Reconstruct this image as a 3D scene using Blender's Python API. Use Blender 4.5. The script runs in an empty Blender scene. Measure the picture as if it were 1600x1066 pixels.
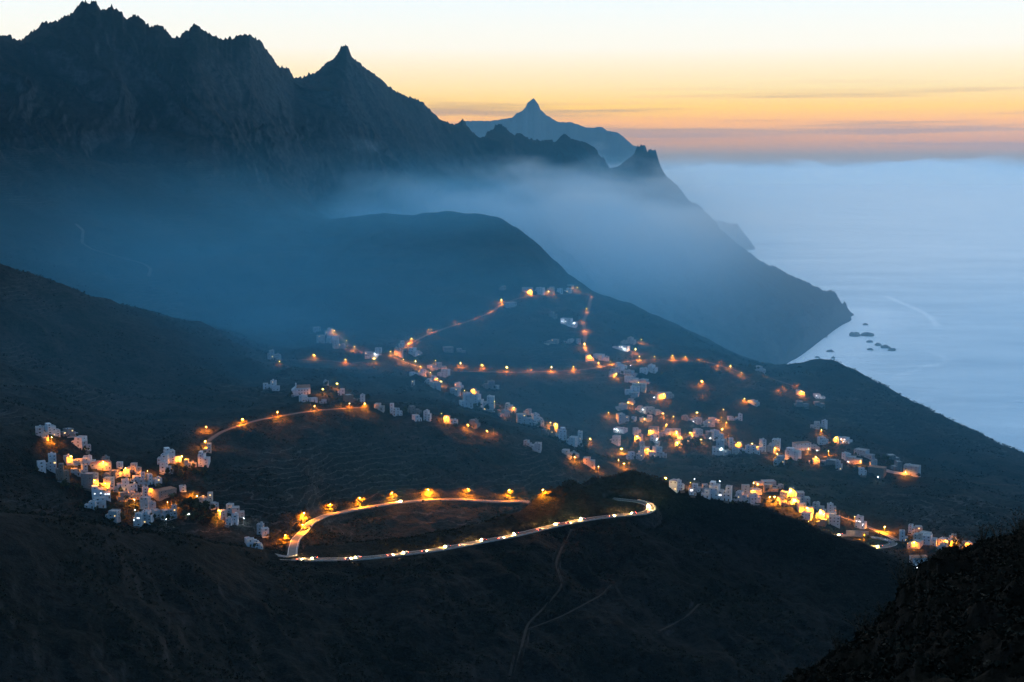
import bpy, bmesh, math, random
import numpy as np
from mathutils import Vector, Matrix
random.seed(7)
rng = np.random.default_rng(11)
R = math.radians
sc = bpy.context.scene
col = sc.collection
# ------------------------------------------------------------------ camera
HC = 600.0
PITCH = R(7.44)
FPX = 1600 * 50 / 36.0
cam = bpy.data.cameras.new('camera')
cam.lens = 50; cam.sensor_width = 36; cam.sensor_fit = 'HORIZONTAL'
cam.clip_start = 0.5; cam.clip_end = 300000
camo = bpy.data.objects.new('camera', cam); col.objects.link(camo)
camo.location = (0, 0, HC); camo.rotation_euler = (math.pi / 2 - PITCH, 0, 0)
sc.camera = camo

def ray(px, py):
    a = (px - 800) / FPX; b = (533 - py) / FPX
    cp, sp = math.cos(PITCH), math.sin(PITCH)
    x = a; y = cp + b * sp; z = -sp + b * cp
    h = math.hypot(x, y)
    return math.atan2(x, y), z / h          # azimuth, tan(elevation)

# ------------------------------------------------------------------ noise
_perm = rng.permutation(256); _perm = np.concatenate([_perm, _perm, _perm])
_ang = rng.uniform(0, 2 * np.pi, 256); _gx = np.cos(_ang); _gy = np.sin(_ang)
def perlin(x, y):
    xi = np.floor(x).astype(np.int64); yi = np.floor(y).astype(np.int64)
    xf = x - xi; yf = y - yi
    u = xf * xf * xf * (xf * (xf * 6 - 15) + 10); v = yf * yf * yf * (yf * (yf * 6 - 15) + 10)
    def g(ix, iy, dx, dy):
        h = _perm[_perm[ix & 255] + (iy & 255)]
        return _gx[h] * dx + _gy[h] * dy
    a = g(xi, yi, xf, yf); b = g(xi + 1, yi, xf - 1, yf)
    c = g(xi, yi + 1, xf, yf - 1); d = g(xi + 1, yi + 1, xf - 1, yf - 1)
    return (a * (1 - u) + b * u) * (1 - v) + (c * (1 - u) + d * u) * v
def fbm(x, y, o=4, gain=.5):
    s = 0; a = 1.0
    for i in range(o):
        s = s + a * perlin(x + 17.3 * i, y - 9.1 * i); x = x * 2.03; y = y * 2.03; a *= gain
    return s * 1.4
def ridged(x, y, o=4, gain=.5):
    s = 0; a = 1.0; t = 0
    for i in range(o):
        s = s + a * (1 - 2.2 * np.abs(perlin(x + 31.7 * i, y + 5.3 * i))); t += a
        x = x * 2.07; y = y * 2.07; a *= gain
    return s / t
def sstep(a, b, x):
    t = np.clip((x - a) / (b - a), 0, 1); return t * t * (3 - 2 * t)

# ------------------------------------------------------------------ materials
def new_mat(name):
    m = bpy.data.materials.new(name); m.use_nodes = True
    nt = m.node_tree; p = nt.nodes['Principled BSDF']
    return m, nt, p
def plain(name, c, rough=.8, spec=.3, metal=0, var=.25, scale=.6):
    m, nt, p = new_mat(name)
    tc = nt.nodes.new('ShaderNodeTexCoord'); n = nt.nodes.new('ShaderNodeTexNoise')
    n.inputs['Scale'].default_value = scale; n.inputs['Detail'].default_value = 6
    nt.links.new(tc.outputs['Object'], n.inputs['Vector'])
    r = nt.nodes.new('ShaderNodeValToRGB')
    r.color_ramp.elements[0].position = .3; r.color_ramp.elements[1].position = .75
    r.color_ramp.elements[0].color = (*[max(0, v * (1 - var)) for v in c], 1)
    r.color_ramp.elements[1].color = (*[min(1, v * (1 + var * .35)) for v in c], 1)
    nt.links.new(n.outputs['Fac'], r.inputs['Fac']); nt.links.new(r.outputs['Color'], p.inputs['Base Color'])
    p.inputs['Roughness'].default_value = rough; p.inputs['Specular IOR Level'].default_value = spec
    p.inputs['Metallic'].default_value = metal
    return m
def glow(name, c, s):
    m, nt, p = new_mat(name)
    p.inputs['Base Color'].default_value = (*c, 1)
    p.inputs['Emission Color'].default_value = (*c, 1); p.inputs['Emission Strength'].default_value = s
    return m

def terrain_mat(name, c_scrub, c_earth, c_rock, terr=0.0, sc1=.012):
    m, nt, p = new_mat(name)
    L = nt.links.new; N = nt.nodes.new
    geo = N('ShaderNodeNewGeometry'); sep = N('ShaderNodeSeparateXYZ'); L(geo.outputs['Position'], sep.inputs[0])
    def noise(scale, detail=8, rough=.6):
        n = N('ShaderNodeTexNoise'); n.inputs['Scale'].default_value = scale
        n.inputs['Detail'].default_value = detail; n.inputs['Roughness'].default_value = rough
        L(geo.outputs['Position'], n.inputs['Vector']); return n.outputs['Fac']
    def ramp(f, a, b):
        r = N('ShaderNodeMapRange'); r.inputs[1].default_value = a; r.inputs[2].default_value = b
        L(f, r.inputs[0]); return r.outputs[0]
    def mix(f, a, b):
        x = N('ShaderNodeMix'); x.data_type = 'RGBA'
        if isinstance(f, float): x.inputs[0].default_value = f
        else: L(f, x.inputs[0])
        for i, v in ((6, a), (7, b)):
            if isinstance(v, tuple): x.inputs[i].default_value = (*v, 1)
            else: L(v, x.inputs[i])
        return x.outputs[2]
    def mul(a, b):
        x = N('ShaderNodeMath'); x.operation = 'MULTIPLY'
        for i, v in enumerate((a, b)):
            if isinstance(v, (int, float)): x.inputs[i].default_value = v
            else: L(v, x.inputs[i])
        return x.outputs[0]
    n1 = noise(sc1); n2 = noise(sc1 * 14, 6, .7); n3 = noise(sc1 * 50, 4, .7)
    c = mix(ramp(n1, .42, .6), c_scrub, c_earth)
    dark = tuple(v * .35 for v in c_scrub)
    c = mix(mul(ramp(n2, .46, .62), .85), c, dark)          # bushes
    c = mix(mul(ramp(n3, .5, .68), .6), c, tuple(v * 1.7 for v in c_earth))
    nz = N('ShaderNodeSeparateXYZ'); L(geo.outputs['Normal'], nz.inputs[0])
    steep = ramp(nz.outputs['Z'], .78, .55)
    c = mix(mul(steep, ramp(n2, .35, .6)), c, c_rock)
    if terr:
        w = N('ShaderNodeMath'); w.operation = 'MULTIPLY_ADD'
        L(n1, w.inputs[0]); w.inputs[1].default_value = 26.0; L(sep.outputs['Z'], w.inputs[2])
        fr = N('ShaderNodeMath'); fr.operation = 'PINGPONG'; L(w.outputs[0], fr.inputs[0]); fr.inputs[1].default_value = 2.1
        line = ramp(fr.outputs[0], .35, .15)
        c = mix(mul(mul(line, ramp(noise(.006, 3), .5, .6)), terr), c, tuple(v * 1.5 for v in c_rock))
    L(c, p.inputs['Base Color'])
    p.inputs['Roughness'].default_value = 1; p.inputs['Specular IOR Level'].default_value = .05
    b = N('ShaderNodeBump'); b.inputs['Strength'].default_value = .9; b.inputs['Distance'].default_value = 4.5
    L(n2, b.inputs['Height']); b2 = N('ShaderNodeBump'); b2.inputs['Strength'].default_value = .8; b2.inputs['Distance'].default_value = .8
    L(n3, b2.inputs['Height']); L(b.outputs[0], b2.inputs['Normal']); L(b2.outputs[0], p.inputs['Normal'])
    return m
M = {}
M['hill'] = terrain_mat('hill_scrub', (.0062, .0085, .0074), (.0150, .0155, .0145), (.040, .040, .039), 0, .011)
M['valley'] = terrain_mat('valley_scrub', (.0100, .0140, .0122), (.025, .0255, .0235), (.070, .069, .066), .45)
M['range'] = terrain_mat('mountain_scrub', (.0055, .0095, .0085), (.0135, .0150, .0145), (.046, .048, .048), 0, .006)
M['cliff'] = terrain_mat('foreground_rock', (.010, .0105, .007), (.018, .014, .010), (.026, .024, .021), 0, .35)
M['litasphalt'] = plain('lit_asphalt', (.11, .105, .10), .85, .3, 0, .3, .25)  # paler copy of the asphalt: lamp glow put into the road colour
M['asphalt'] = plain('asphalt', (.055, .053, .051), .85, .3, 0, .25, .25)
M['paint'] = plain('light_trail_paint', (.72, .70, .64), .7, .3, 0, .2, .8)  # pale colour for lines that imitate car light trails
M['palepath'] = plain('pale_earth', (.10, .10, .095), 1, .1, 0, .5, .05)
M['nearscrub'] = plain('near_scrub_leaves', (.0095, .0105, .0065), .95, .1, 0, .7, 1.5)
M['path'] = plain('trodden_earth', (.034, .029, .024), 1, .1, 0, .35, .2)
M['concrete'] = plain('concrete', (.36, .35, .33), .85, .3, 0, .25, .4)
M['white'] = plain('white_plaster', (.50, .53, .56), .85, .3, 0, .22, .5)
M['offwhite'] = plain('weathered_white_plaster', (.36, .39, .41), .9, .2, 0, .35, .7)
M['cream'] = plain('cream_plaster', (.46, .45, .40), .9, .2, 0, .25, .5)
M['pink'] = plain('pink_plaster', (.40, .36, .34), .9, .2, 0, .25, .5)
M['grey'] = plain('bare_block', (.20, .20, .20), .95, .2, 0, .35, .8)
M['stone'] = plain('dark_stone', (.19, .165, .14), .95, .2, 0, .45, 1.2)
M['tank'] = plain('tank_plastic', (.10, .16, .28), .6, .3, 0, .1, 1)
M['roof'] = plain('roof_concrete', (.36, .34, .32), .9, .2, 0, .35, .4)
M['tile'] = plain('roof_tile', (.32, .16, .10), .85, .3, 0, .4, 2.0)
M['wood'] = plain('painted_wood', (.12, .07, .04), .7, .3, 0, .3, 3)
M['glass'] = plain('dark_window_glass', (.02, .022, .026), .15, .5, 0, .1, 1)
M['frame'] = plain('window_frame', (.45, .42, .38), .6, .3, 0, .2, 3)
M['metal'] = plain('galvanised_metal', (.33, .33, .33), .45, .5, .7, .2, 2)
M['bark'] = plain('bark', (.09, .065, .045), .95, .1, 0, .4, 2)
M['leaf'] = plain('dark_leaves', (.05, .062, .030), .8, .2, 0, .5, 1.5)
M['dryleaf'] = plain('dry_leaves', (.10, .085, .045), .85, .2, 0, .45, 1.5)
M['scrub'] = plain('scrub_leaves', (.020, .023, .016), .95, .1, 0, .6, .15)
M['rubber'] = plain('rubber', (.02, .02, .02), .8, .2, 0, .2, 5)
M['sodium'] = glow('sodium_lamp', (1.0, .245, .005), 100000.0)
M['roadlamp'] = glow('strong_sodium_lamp', (1.0, .25, .005), 190000.0)
M['warmlamp'] = glow('warm_lamp', (1.0, .265, .007), 62000.0)
M['whitelamp'] = glow('cold_white_lamp', (.85, .95, 1.0), 3000.0)
for _k, _c, _s in (('sodium', (1.0, .32, .014), 3200.0), ('warmlamp', (1.0, .36, .02), 2400.0), ('whitelamp', (.85, .95, 1.0), 500.0), ('roadlamp', (1.0, .32, .014), 3600.0)):
    M[_k + '_side'] = glow('lamp_glass_' + _k, _c, _s)
M['litwin'] = glow('lit_window_white', (.95, .97, 1.0), 3.2)
M['litwarm'] = glow('lit_window_warm', (1.0, .62, .22), 2.4)
M['head'] = glow('headlight', (1.0, .50, .13), 34000.0)
M['tail'] = glow('tail_light', (1.0, .05, .02), 150.0)
for nm, c in (('silver', (.5, .5, .52)), ('white_', (.75, .75, .75)), ('dark', (.05, .055, .07)), ('red', (.35, .03, .03)), ('blue', (.05, .09, .25))):
    M['car' + nm] = plain('car_paint_' + nm.strip('_'), c, .3, .5, .2, .05, 1)

# ------------------------------------------------------------------ object helpers
def tag(o, label=None, cat=None, group=None, kind=None):
    if label: o['label'] = label
    if cat: o['category'] = cat
    if group: o['group'] = group
    if kind: o['kind'] = kind
    return o
def link(o, parent=None):
    col.objects.link(o)
    if parent is not None: o.parent = parent
    return o
def empty(name, loc, rz=0):
    o = bpy.data.objects.new(name, None); o.empty_display_size = .5
    o.location = loc; o.rotation_euler = (0, 0, rz); return link(o)
def grid_mesh(name, co, faces, mats, smooth=True):
    me = bpy.data.meshes.new(name)
    nv = len(co); nf = len(faces)
    me.vertices.add(nv); me.vertices.foreach_set('co', np.ascontiguousarray(co, dtype=np.float32).ravel())
    k = faces.shape[1]
    me.loops.add(nf * k); me.loops.foreach_set('vertex_index', faces.astype(np.int32).ravel())
    me.polygons.add(nf)
    me.polygons.foreach_set('loop_start', np.arange(0, nf * k, k, dtype=np.int32))
    me.polygons.foreach_set('loop_total', np.full(nf, k, dtype=np.int32))
    me.polygons.foreach_set('use_smooth', np.full(nf, smooth, dtype=bool))
    for m in mats: me.materials.append(m)
    me.update(calc_edges=True)
    return me
class MB:
    def __init__(s): s.v = []; s.f = []; s.m = []
    def quad(s, pts, m=0):
        i = len(s.v); s.v += [tuple(p) for p in pts]; s.f.append(tuple(range(i, i + len(pts)))); s.m.append(m)
    def box(s, x0, y0, z0, x1, y1, z1, m=0, skip=''):
        p = [(x0, y0, z0), (x1, y0, z0), (x1, y1, z0), (x0, y1, z0), (x0, y0, z1), (x1, y0, z1), (x1, y1, z1), (x0, y1, z1)]
        i = len(s.v); s.v += p
        for k, q in (('b', (0, 3, 2, 1)), ('t', (4, 5, 6, 7)), ('f', (0, 1, 5, 4)), ('r', (1, 2, 6, 5)), ('k', (2, 3, 7, 6)), ('l', (3, 0, 4, 7))):
            if k not in skip: s.f.append(tuple(i + a for a in q)); s.m.append(m)
    def tube(s, pts, rad, n=6, m=0, cap=True):
        pts = [Vector(p) for p in pts]; rings = []
        for k, p in enumerate(pts):
            t = (pts[min(k + 1, len(pts) - 1)] - pts[max(k - 1, 0)]).normalized()
            a = t.cross(Vector((0, 0, 1)));  a = Vector((1, 0, 0)) if a.length < 1e-3 else a.normalized()
            b = t.cross(a); r = rad[k] if isinstance(rad, (list, tuple)) else rad
            i = len(s.v); rings.append(i)
            for q in range(n):
                an = 2 * math.pi * q / n; s.v.append(tuple(p + a * (r * math.cos(an)) + b * (r * math.sin(an))))
        for k in range(len(rings) - 1):
            for q in range(n):
                s.f.append((rings[k] + q, rings[k] + (q + 1) % n, rings[k + 1] + (q + 1) % n, rings[k + 1] + q)); s.m.append(m)
        if cap:
            s.f.append(tuple(rings[0] + q for q in range(n))[::-1]); s.m.append(m)
            s.f.append(tuple(rings[-1] + q for q in range(n))); s.m.append(m)
    def mesh(s, name, mats, smooth=False):
        me = bpy.data.meshes.new(name); me.from_pydata(s.v, [], s.f)
        for m in mats: me.materials.append(m)
        me.polygons.foreach_set('material_index', s.m)
        if smooth: me.polygons.foreach_set('use_smooth', [True] * len(s.f))
        me.update(); return me
    def build(s, name, mats, parent=None, smooth=False):
        if not isinstance(mats, (list, tuple)): mats = [mats]
        return link(bpy.data.objects.new(name, s.mesh(name, mats, smooth)), parent)
def inst(name, me, parent=None, loc=(0, 0, 0), rot=(0, 0, 0), scale=(1, 1, 1)):
    o = bpy.data.objects.new(name, me); o.location = loc; o.rotation_euler = rot; o.scale = scale
    return link(o, parent)

# ------------------------------------------------------------------ terrain from feature lines (near to far)
# entries: (px, py, distance) seen along the ray, or (px, None, distance, z)
FL = [
 [(-400, None, 150, 430), (2000, None, 150, 430)],
 [(-400, None, 480, 190), (2000, None, 480, 170)],
 [(-400, None, 700, 190), (0, None, 680, 250), (400, None, 760, 210), (1000, None, 840, 150), (1500, None, 860, 130), (2000, None, 850, 130)],
 [(-400, 1080, 850), (0, 1075, 830), (300, 1085, 890), (600, 1090, 960), (900, 1090, 1010), (1200, 1095, 1060), (1400, 1090, 1080), (2000, 1100, 1060)],
 [(-400, 940, 900), (0, 935, 900), (200, 945, 960), (330, 915, 1040), (430, 889, 1125), (520, 890, 1140), (620, 884, 1150), (700, 872, 1175), (800, 852, 1215), (900, 829, 1255), (980, 815, 1285), (1050, 822, 1300), (1200, 880, 1285), (1400, 975, 1235), (1600, 1010, 1200), (2000, 1010, 1180)],
 [(-400, 795, 960), (0, 805, 1000), (90, 812, 1030), (200, 832, 1070), (300, 843, 1100), (340, 853, 1115), (400, 862, 1145), (440, 866, 1165), (470, 863, 1180), (500, 858, 1190), (560, 852, 1200), (640, 842, 1215), (700, 832, 1230), (760, 818, 1250), (810, 800, 1272), (830, 785, 1290), (850, 768, 1310), (880, 754, 1330), (910, 748, 1345), (945, 747, 1352), (960, 743, 1355), (990, 736, 1355), (1020, 746, 1350), (1060, 762, 1348), (1110, 777, 1342), (1160, 787, 1340), (1200, 797, 1338), (1250, 814, 1335), (1300, 836, 1328), (1350, 851, 1320), (1400, 874, 1308), (1440, 900, 1295), (1600, 950, 1270), (2000, 985, 1230)],
 [(-400, 825, 1120), (0, 835, 1170), (200, 858, 1230), (330, 872, 1245), (400, 868, 1235), (450, 864, 1222), (500, 860, 1250), (560, 862, 1300), (700, 850, 1350), (800, 826, 1390), (900, 805, 1440), (1000, 800, 1460), (1100, 832, 1470), (1200, 850, 1455), (1300, 880, 1430), (1400, 905, 1400), (1450, 912, 1390), (1600, 950, 1380), (2000, 990, 1360)],
 [(-400, 800, 1230), (0, 805, 1270), (100, 800, 1320), (200, 825, 1315), (300, 838, 1300), (380, 862, 1275), (430, 850, 1265), (480, 818, 1320), (520, 804, 1385), (600, 788, 1430), (700, 781, 1455), (840, 785, 1480), (950, 790, 1510), (1000, 770, 1560), (1100, 786, 1570), (1200, 812, 1545), (1300, 834, 1500), (1350, 858, 1475), (1400, 862, 1465), (1450, 885, 1440), (1600, 905, 1420), (2000, 920, 1400)],
 [(-400, 690, 1400), (0, 680, 1420), (60, 683, 1430), (130, 690, 1450), (200, 722, 1430), (270, 712, 1445), (320, 690, 1490), (370, 662, 1540), (450, 647, 1575), (550, 636, 1605), (620, 645, 1620), (700, 656, 1630), (800, 680, 1640), (850, 695, 1645), (930, 722, 1660), (1000, 735, 1690), (1060, 742, 1700), (1150, 746, 1660), (1230, 765, 1625), (1330, 826, 1555), (1400, 838, 1530), (1500, 845, 1500), (1600, 850, 1490), (2000, 860, 1480)],
 [(-400, 560, 1640), (0, 570, 1690), (200, 610, 1730), (400, 610, 1780), (500, 598, 1780), (570, 615, 1790), (640, 612, 1800), (700, 622, 1830), (800, 655, 1820), (900, 695, 1800), (960, 715, 1800), (1050, 705, 1820), (1200, 722, 1800), (1300, 740, 1780), (1400, 762, 1750), (1600, 805, 1680), (2000, 850, 1650)],
 [(-400, 360, 1850), (0, 420, 1950), (150, 465, 2000), (300, 508, 2040), (420, 555, 2050), (560, 560, 2060), (610, 556, 2070), (720, 578, 2060), (850, 580, 2070), (930, 574, 2090), (1000, 564, 2130), (1060, 565, 2160), (1110, 568, 2180), (1160, 585, 2170), (1200, 600, 2150), (1300, 640, 2120), (1400, 690, 2040), (1500, 738, 1930), (1600, 770, 1880), (2000, 830, 1820)],
 [(-400, 372, 2200), (0, 432, 2250), (150, 474, 2280), (300, 507, 2270), (420, 530, 2260), (560, 505, 2300), (700, 490, 2320), (850, 490, 2340), (900, 500, 2340), (1000, 530, 2320), (1100, 553, 2310), (1180, 579, 2290), (1240, 590, 2260), (1300, 596, 2250), (1340, 606, 2220), (1400, 642, 2150), (1500, 692, 2060), (1600, 735, 2000), (2000, 860, 1900)],
 [(-400, 300, 2550), (0, 335, 2600), (300, 348, 2750), (480, 350, 2850), (560, 338, 2880), (600, 333, 2880), (640, 338, 2870), (660, 334, 2860), (700, 331, 2840), (760, 335, 2800), (785, 343, 2780), (820, 365, 2740), (850, 390, 2710), (870, 410, 2690), (890, 430, 2670), (910, 444, 2650), (930, 458, 2630), (960, 468, 2600), (990, 478, 2570), (1020, 492, 2540), (1060, 510, 2510), (1100, 530, 2490), (1130, 546, 2480), (1160, 561, 2470), (1190, 570, 2460), (1215, 573, 2440), (1250, 567, 2410), (1275, 562, 2390), (1300, 563, 2370), (1340, 580, 2330), (1400, 616, 2260), (1450, 641, 2210), (1500, 664, 2170), (1550, 690, 2130), (1600, 712, 2100), (1700, 760, 2050), (2000, 900, 1960)],
 [(-400, 210, 2800), (0, 245, 2850), (300, 260, 3000), (450, 285, 3150), (540, 365, 3250), (640, 378, 3300), (760, 405, 3350), (870, 470, 3300), (960, 525, 3250), (1050, 563, 3300), (1100, 576, 3400), (1160, 585, 3500), (1205, 588, 3600), (1232, None, 3400, -11), (1300, None, 3200, -12), (1600, None, 2650, -12), (2000, None, 2500, -12)],
 [(-400, 130, 2950), (0, 150, 3100), (300, 150, 3250), (450, 210, 3480), (540, 225, 3600), (640, 270, 3800), (700, 292, 3950), (760, 312, 4050), (870, 350, 4200), (960, 400, 4250), (1050, 462, 4200), (1100, 502, 4150), (1160, 537, 4150), (1210, 557, 4180), (1235, 556, 4220), (1258, 538, 4440), (1280, 522, 4720), (1300, 508, 4990), (1322, 493, 5310), (1336, None, 5350, -12), (2000, None, 5350, -12)],
]
SKY = [(-400, 60), (-200, 20), (-120, 45), (-60, 30), (-20, 42), (0, 53), (12, 55), (15, 53), (25, 65), (35, 59), (48, 50), (58, 45), (62, 36), (75, 34), (90, 31), (105, 23), (112, 20), (118, 11), (125, 4), (130, -2), (137, 0), (140, 5), (143, -1), (147, 1), (150, 0), (153, 8), (158, 16), (163, 12), (168, 12), (175, 7), (178, 13), (183, 15), (190, 18), (195, 28), (203, 27), (210, 21), (215, 22), (222, 30), (235, 43), (242, 39), (252, 38), (258, 44), (268, 56), (274, 60), (280, 58), (288, 50), (295, 45), (300, 36), (305, 35), (313, 42), (325, 49), (332, 54), (345, 60), (365, 59), (378, 52), (390, 52), (400, 58), (405, 60), (410, 64), (420, 82), (430, 95), (437, 107), (441, 103), (451, 106), (457, 115), (459, 124), (465, 121), (478, 118), (483, 113), (493, 113), (498, 107), (510, 98), (522, 90), (528, 83), (532, 73), (538, 69), (541, 69), (545, 76), (552, 92), (562, 98), (572, 107), (585, 115), (595, 123), (605, 132), (615, 139), (628, 147), (640, 151), (650, 154), (661, 158), (665, 163), (680, 179), (686, 186), (693, 188), (700, 191), (707, 194), (712, 192), (718, 190), (722, 185), (725, 186), (729, 194), (735, 202), (744, 212), (750, 217), (757, 213), (760, 207), (770, 200), (772, 196), (780, 191), (785, 195), (795, 204), (803, 211), (806, 208), (812, 206), (820, 211), (828, 216), (838, 217), (850, 219), (857, 218), (863, 221), (869, 223), (872, 217), (880, 208), (885, 209), (892, 215), (900, 217), (908, 219), (920, 223), (930, 230), (935, 240), (945, 250), (952, 266), (958, 265), (966, 260), (980, 248), (988, 243), (990, 240), (995, 228), (1000, 226), (1005, 224), (1009, 228), (1010.5, 237), (1013, 234), (1015, 233), (1020, 234), (1023, 232), (1026, 237), (1030, 252), (1034, 265), (1038, 273), (1045, 279), (1051, 281), (1058, 290), (1065, 298), (1075, 312), (1085, 316), (1095, 322), (1105, 335), (1117, 345), (1125, 357), (1135, 365), (1150, 378), (1160, 386), (1175, 396), (1185, 405), (1200, 413), (1215, 418), (1228, 425), (1231, 429), (1240, 431), (1255, 438), (1270, 445), (1280, 450), (1290, 454), (1303, 454), (1308, 463), (1314, 472), (1316, 475), (1319, 471), (1322, 474), (1327, 487)]
DS = [(-400, 3050), (0, 3400), (300, 3500), (390, 3600), (460, 3900), (540, 4000), (660, 4300), (725, 4500), (870, 4800), (950, 4950), (1000, 5050), (1040, 5100), (1100, 5200), (1180, 5300), (1330, 5420)]
dsx, dsy = zip(*DS)
SKY3 = [(a, b, float(np.interp(a, dsx, dsy))) for a, b in SKY] + [(1330, None, 5430, -12), (2000, None, 5450, -12)]
FL.append(SKY3)
back1 = []; back2 = []
for a, b, *r in SKY3[::3] + SKY3[-2:]:
    d = r[0]
    if b is None: back1.append((a, None, d + 300, -12)); back2.append((a, None, d + 1300, -12)); continue
    az, te = ray(a, b); z = HC + te * d
    back1.append((a, None, d + 300, max(-12, z - 230))); back2.append((a, None, d + 1300, max(-12, z - 700) if a < 900 else -12))
FL += [back1, back2]

def fl_arrays(line):
    az = []; dd = []; zz = []
    for e in line:
        if e[1] is None:
            a, te = ray(e[0], 500); z = e[3]
        else:
            a, te = ray(e[0], e[1]); z = HC + te * e[2]
        az.append(a); dd.append(e[2]); zz.append(z)
    o = np.argsort(az)
    return np.array(az)[o], np.array(dd)[o], np.array(zz)[o]
def smooth1(a, n):
    k = np.hanning(2 * n + 3)[1:-1]; k /= k.sum()
    return np.convolve(np.pad(a, n, mode='edge'), k, mode='valid')
A_IN = R(20.6)
AZ = np.concatenate([np.linspace(-R(30), -A_IN, 90)[:-1], np.linspace(-A_IN, A_IN, 960), np.linspace(A_IN, R(30), 90)[1:]])
DD = np.concatenate([np.geomspace(150, 800, 120)[:-1], np.arange(800, 1720, 3.0), np.arange(1720, 3000, 5.5), np.arange(3000, 5650, 9.0), np.linspace(5650, 6900, 26)])
NC, NR = len(AZ), len(DD)
K = len(FL)
dk = np.zeros((K, NC)); zk = np.zeros((K, NC))
for k, line in enumerate(FL):
    a, d, z = fl_arrays(line)
    dk[k] = np.interp(AZ, a, d); zk[k] = np.interp(AZ, a, z)
    if k not in (5, 12, 15): dk[k] = smooth1(dk[k], 14); zk[k] = smooth1(zk[k], 14)
    elif k != 15: dk[k] = smooth1(dk[k], 5); zk[k] = smooth1(zk[k], 3)
# a knot just in front of the coast: under water off the headland, on the slope elsewhere
_nd = dk[14] - np.interp(AZ, [ray(1215, 550)[0], ray(1236, 550)[0]], [160, 70])
_t = (_nd - dk[13]) / (dk[14] - dk[13]); _nz = zk[13] + (zk[14] - zk[13]) * _t
_w = np.interp(AZ, [ray(1218, 550)[0], ray(1236, 550)[0]], [0, 1]); _nz = _nz * (1 - _w) - 12 * _w
dk = np.insert(dk, 14, _nd, 0); zk = np.insert(zk, 14, _nz, 0); K += 1
_jag = zk[16] + np.where(zk[16] > 20, (np.abs(perlin(AZ * 420, AZ * 0 + 3.3)) * 18 * np.clip(.4 + 1.4 * perlin(AZ * 55, AZ * 0 + 8.1), .1, 1) + fbm(AZ * 1500, AZ * 0 + 1.7, 2) * 6 - 3), 0)
zk[16] = smooth1(zk[16], 22); _jag = _jag - zk[16]             # the teeth of the crest, added only along the crest
for k in range(1, K): dk[k] = np.maximum(dk[k], dk[k - 1] + 12)
def pchip(x, y, xq):
    h = np.diff(x); dl = np.diff(y) / h
    m = np.zeros_like(x)
    s = dl[:-1] * dl[1:] > 0
    w1 = 2 * h[1:] + h[:-1]; w2 = h[1:] + 2 * h[:-1]
    with np.errstate(divide='ignore', invalid='ignore'):
        mm = (w1 + w2) / (w1 / dl[:-1] + w2 / dl[1:])
    m[1:-1] = np.where(s, mm, 0); m[0] = dl[0]; m[-1] = dl[-1]
    i = np.clip(np.searchsorted(x, xq) - 1, 0, len(x) - 2)
    t = (xq - x[i]) / h[i]; t2 = t * t; t3 = t2 * t
    return (2 * t3 - 3 * t2 + 1) * y[i] + (t3 - 2 * t2 + t) * h[i] * m[i] + (-2 * t3 + 3 * t2) * y[i + 1] + (t3 - t2) * h[i] * m[i + 1]
Z = np.zeros((NC, NR))
for c in range(NC):
    zl = np.interp(DD, dk[:, c], zk[:, c]); zp = pchip(dk[:, c], zk[:, c], DD)
    Z[c] = .55 * zp + .45 * zl
X = np.sin(AZ)[:, None] * DD[None, :]; Y = np.cos(AZ)[:, None] * DD[None, :]
dist = np.broadcast_to(DD[None, :], Z.shape)
Z += _jag[:, None] * np.exp(-np.abs(DD[None] - dk[16][:, None]) / np.where(_jag < 0, 60, 24)[:, None])
# detail: gullies and knolls, faded out towards the crests and the roads
crest = zk[16][:, None]; dcrest = dk[16][:, None]
d0 = dk[13][:, None]
inrange = sstep(-300, 300, dist - d0)
arc = np.broadcast_to(AZ[:, None], Z.shape) * 4200
wx = arc + 150 * fbm(X / 420, Y / 420, 4) + .35 * (dist - d0); wy = dist
gul = ridged(wx / 300, wy / 720, 5, .55)
fade = np.clip((crest - Z) / 220, .0, 1) ** .7 * sstep(0, 160, np.abs(dist - dcrest) + 40)
land = sstep(-5, 40, Z)
Z = Z + inrange * fade * land * (gul - .45) * 95
Z = Z + inrange * land * np.clip(fade + .06, 0, 1) * (ridged(wx / 85, wy / 150, 4) - .4) * 24
Z = Z + inrange * land * (fade * .8 + .12) * fbm(X / 26, Y / 26, 3) * 6
val = (1 - inrange) * sstep(0, 100, dist - dk[6][:, None] + 60)
edge9 = 1 - .75 * np.exp(-((dist - dk[12][:, None]) / 140) ** 2)
Z = Z + val * edge9 * (ridged(X / 230, Y / 230, 4) - .45) * 13 * sstep(30, 220, dist - dk[7][:, None])
Z = Z + val * fbm(X / 34, Y / 34, 4) * 2.6
hil = (1 - sstep(0, 100, dist - dk[6][:, None] + 60)) * sstep(650, 850, dist)
edge3 = 1 - .85 * np.exp(-((dist - dk[5][:, None]) / 70) ** 2)
Z = Z + hil * (edge3 * (ridged(X / 120 + .3 * Y / 120, Y / 210, 4) - .45) * 20 + fbm(X / 17, Y / 17, 4) * 1.9 * (.4 + .6 * edge3))
Z = Z + (val * edge9 * .8 + hil * edge3) * fbm(X / 55, Y / 55, 3) * 4.5
Z = np.maximum(Z, -12)

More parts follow.
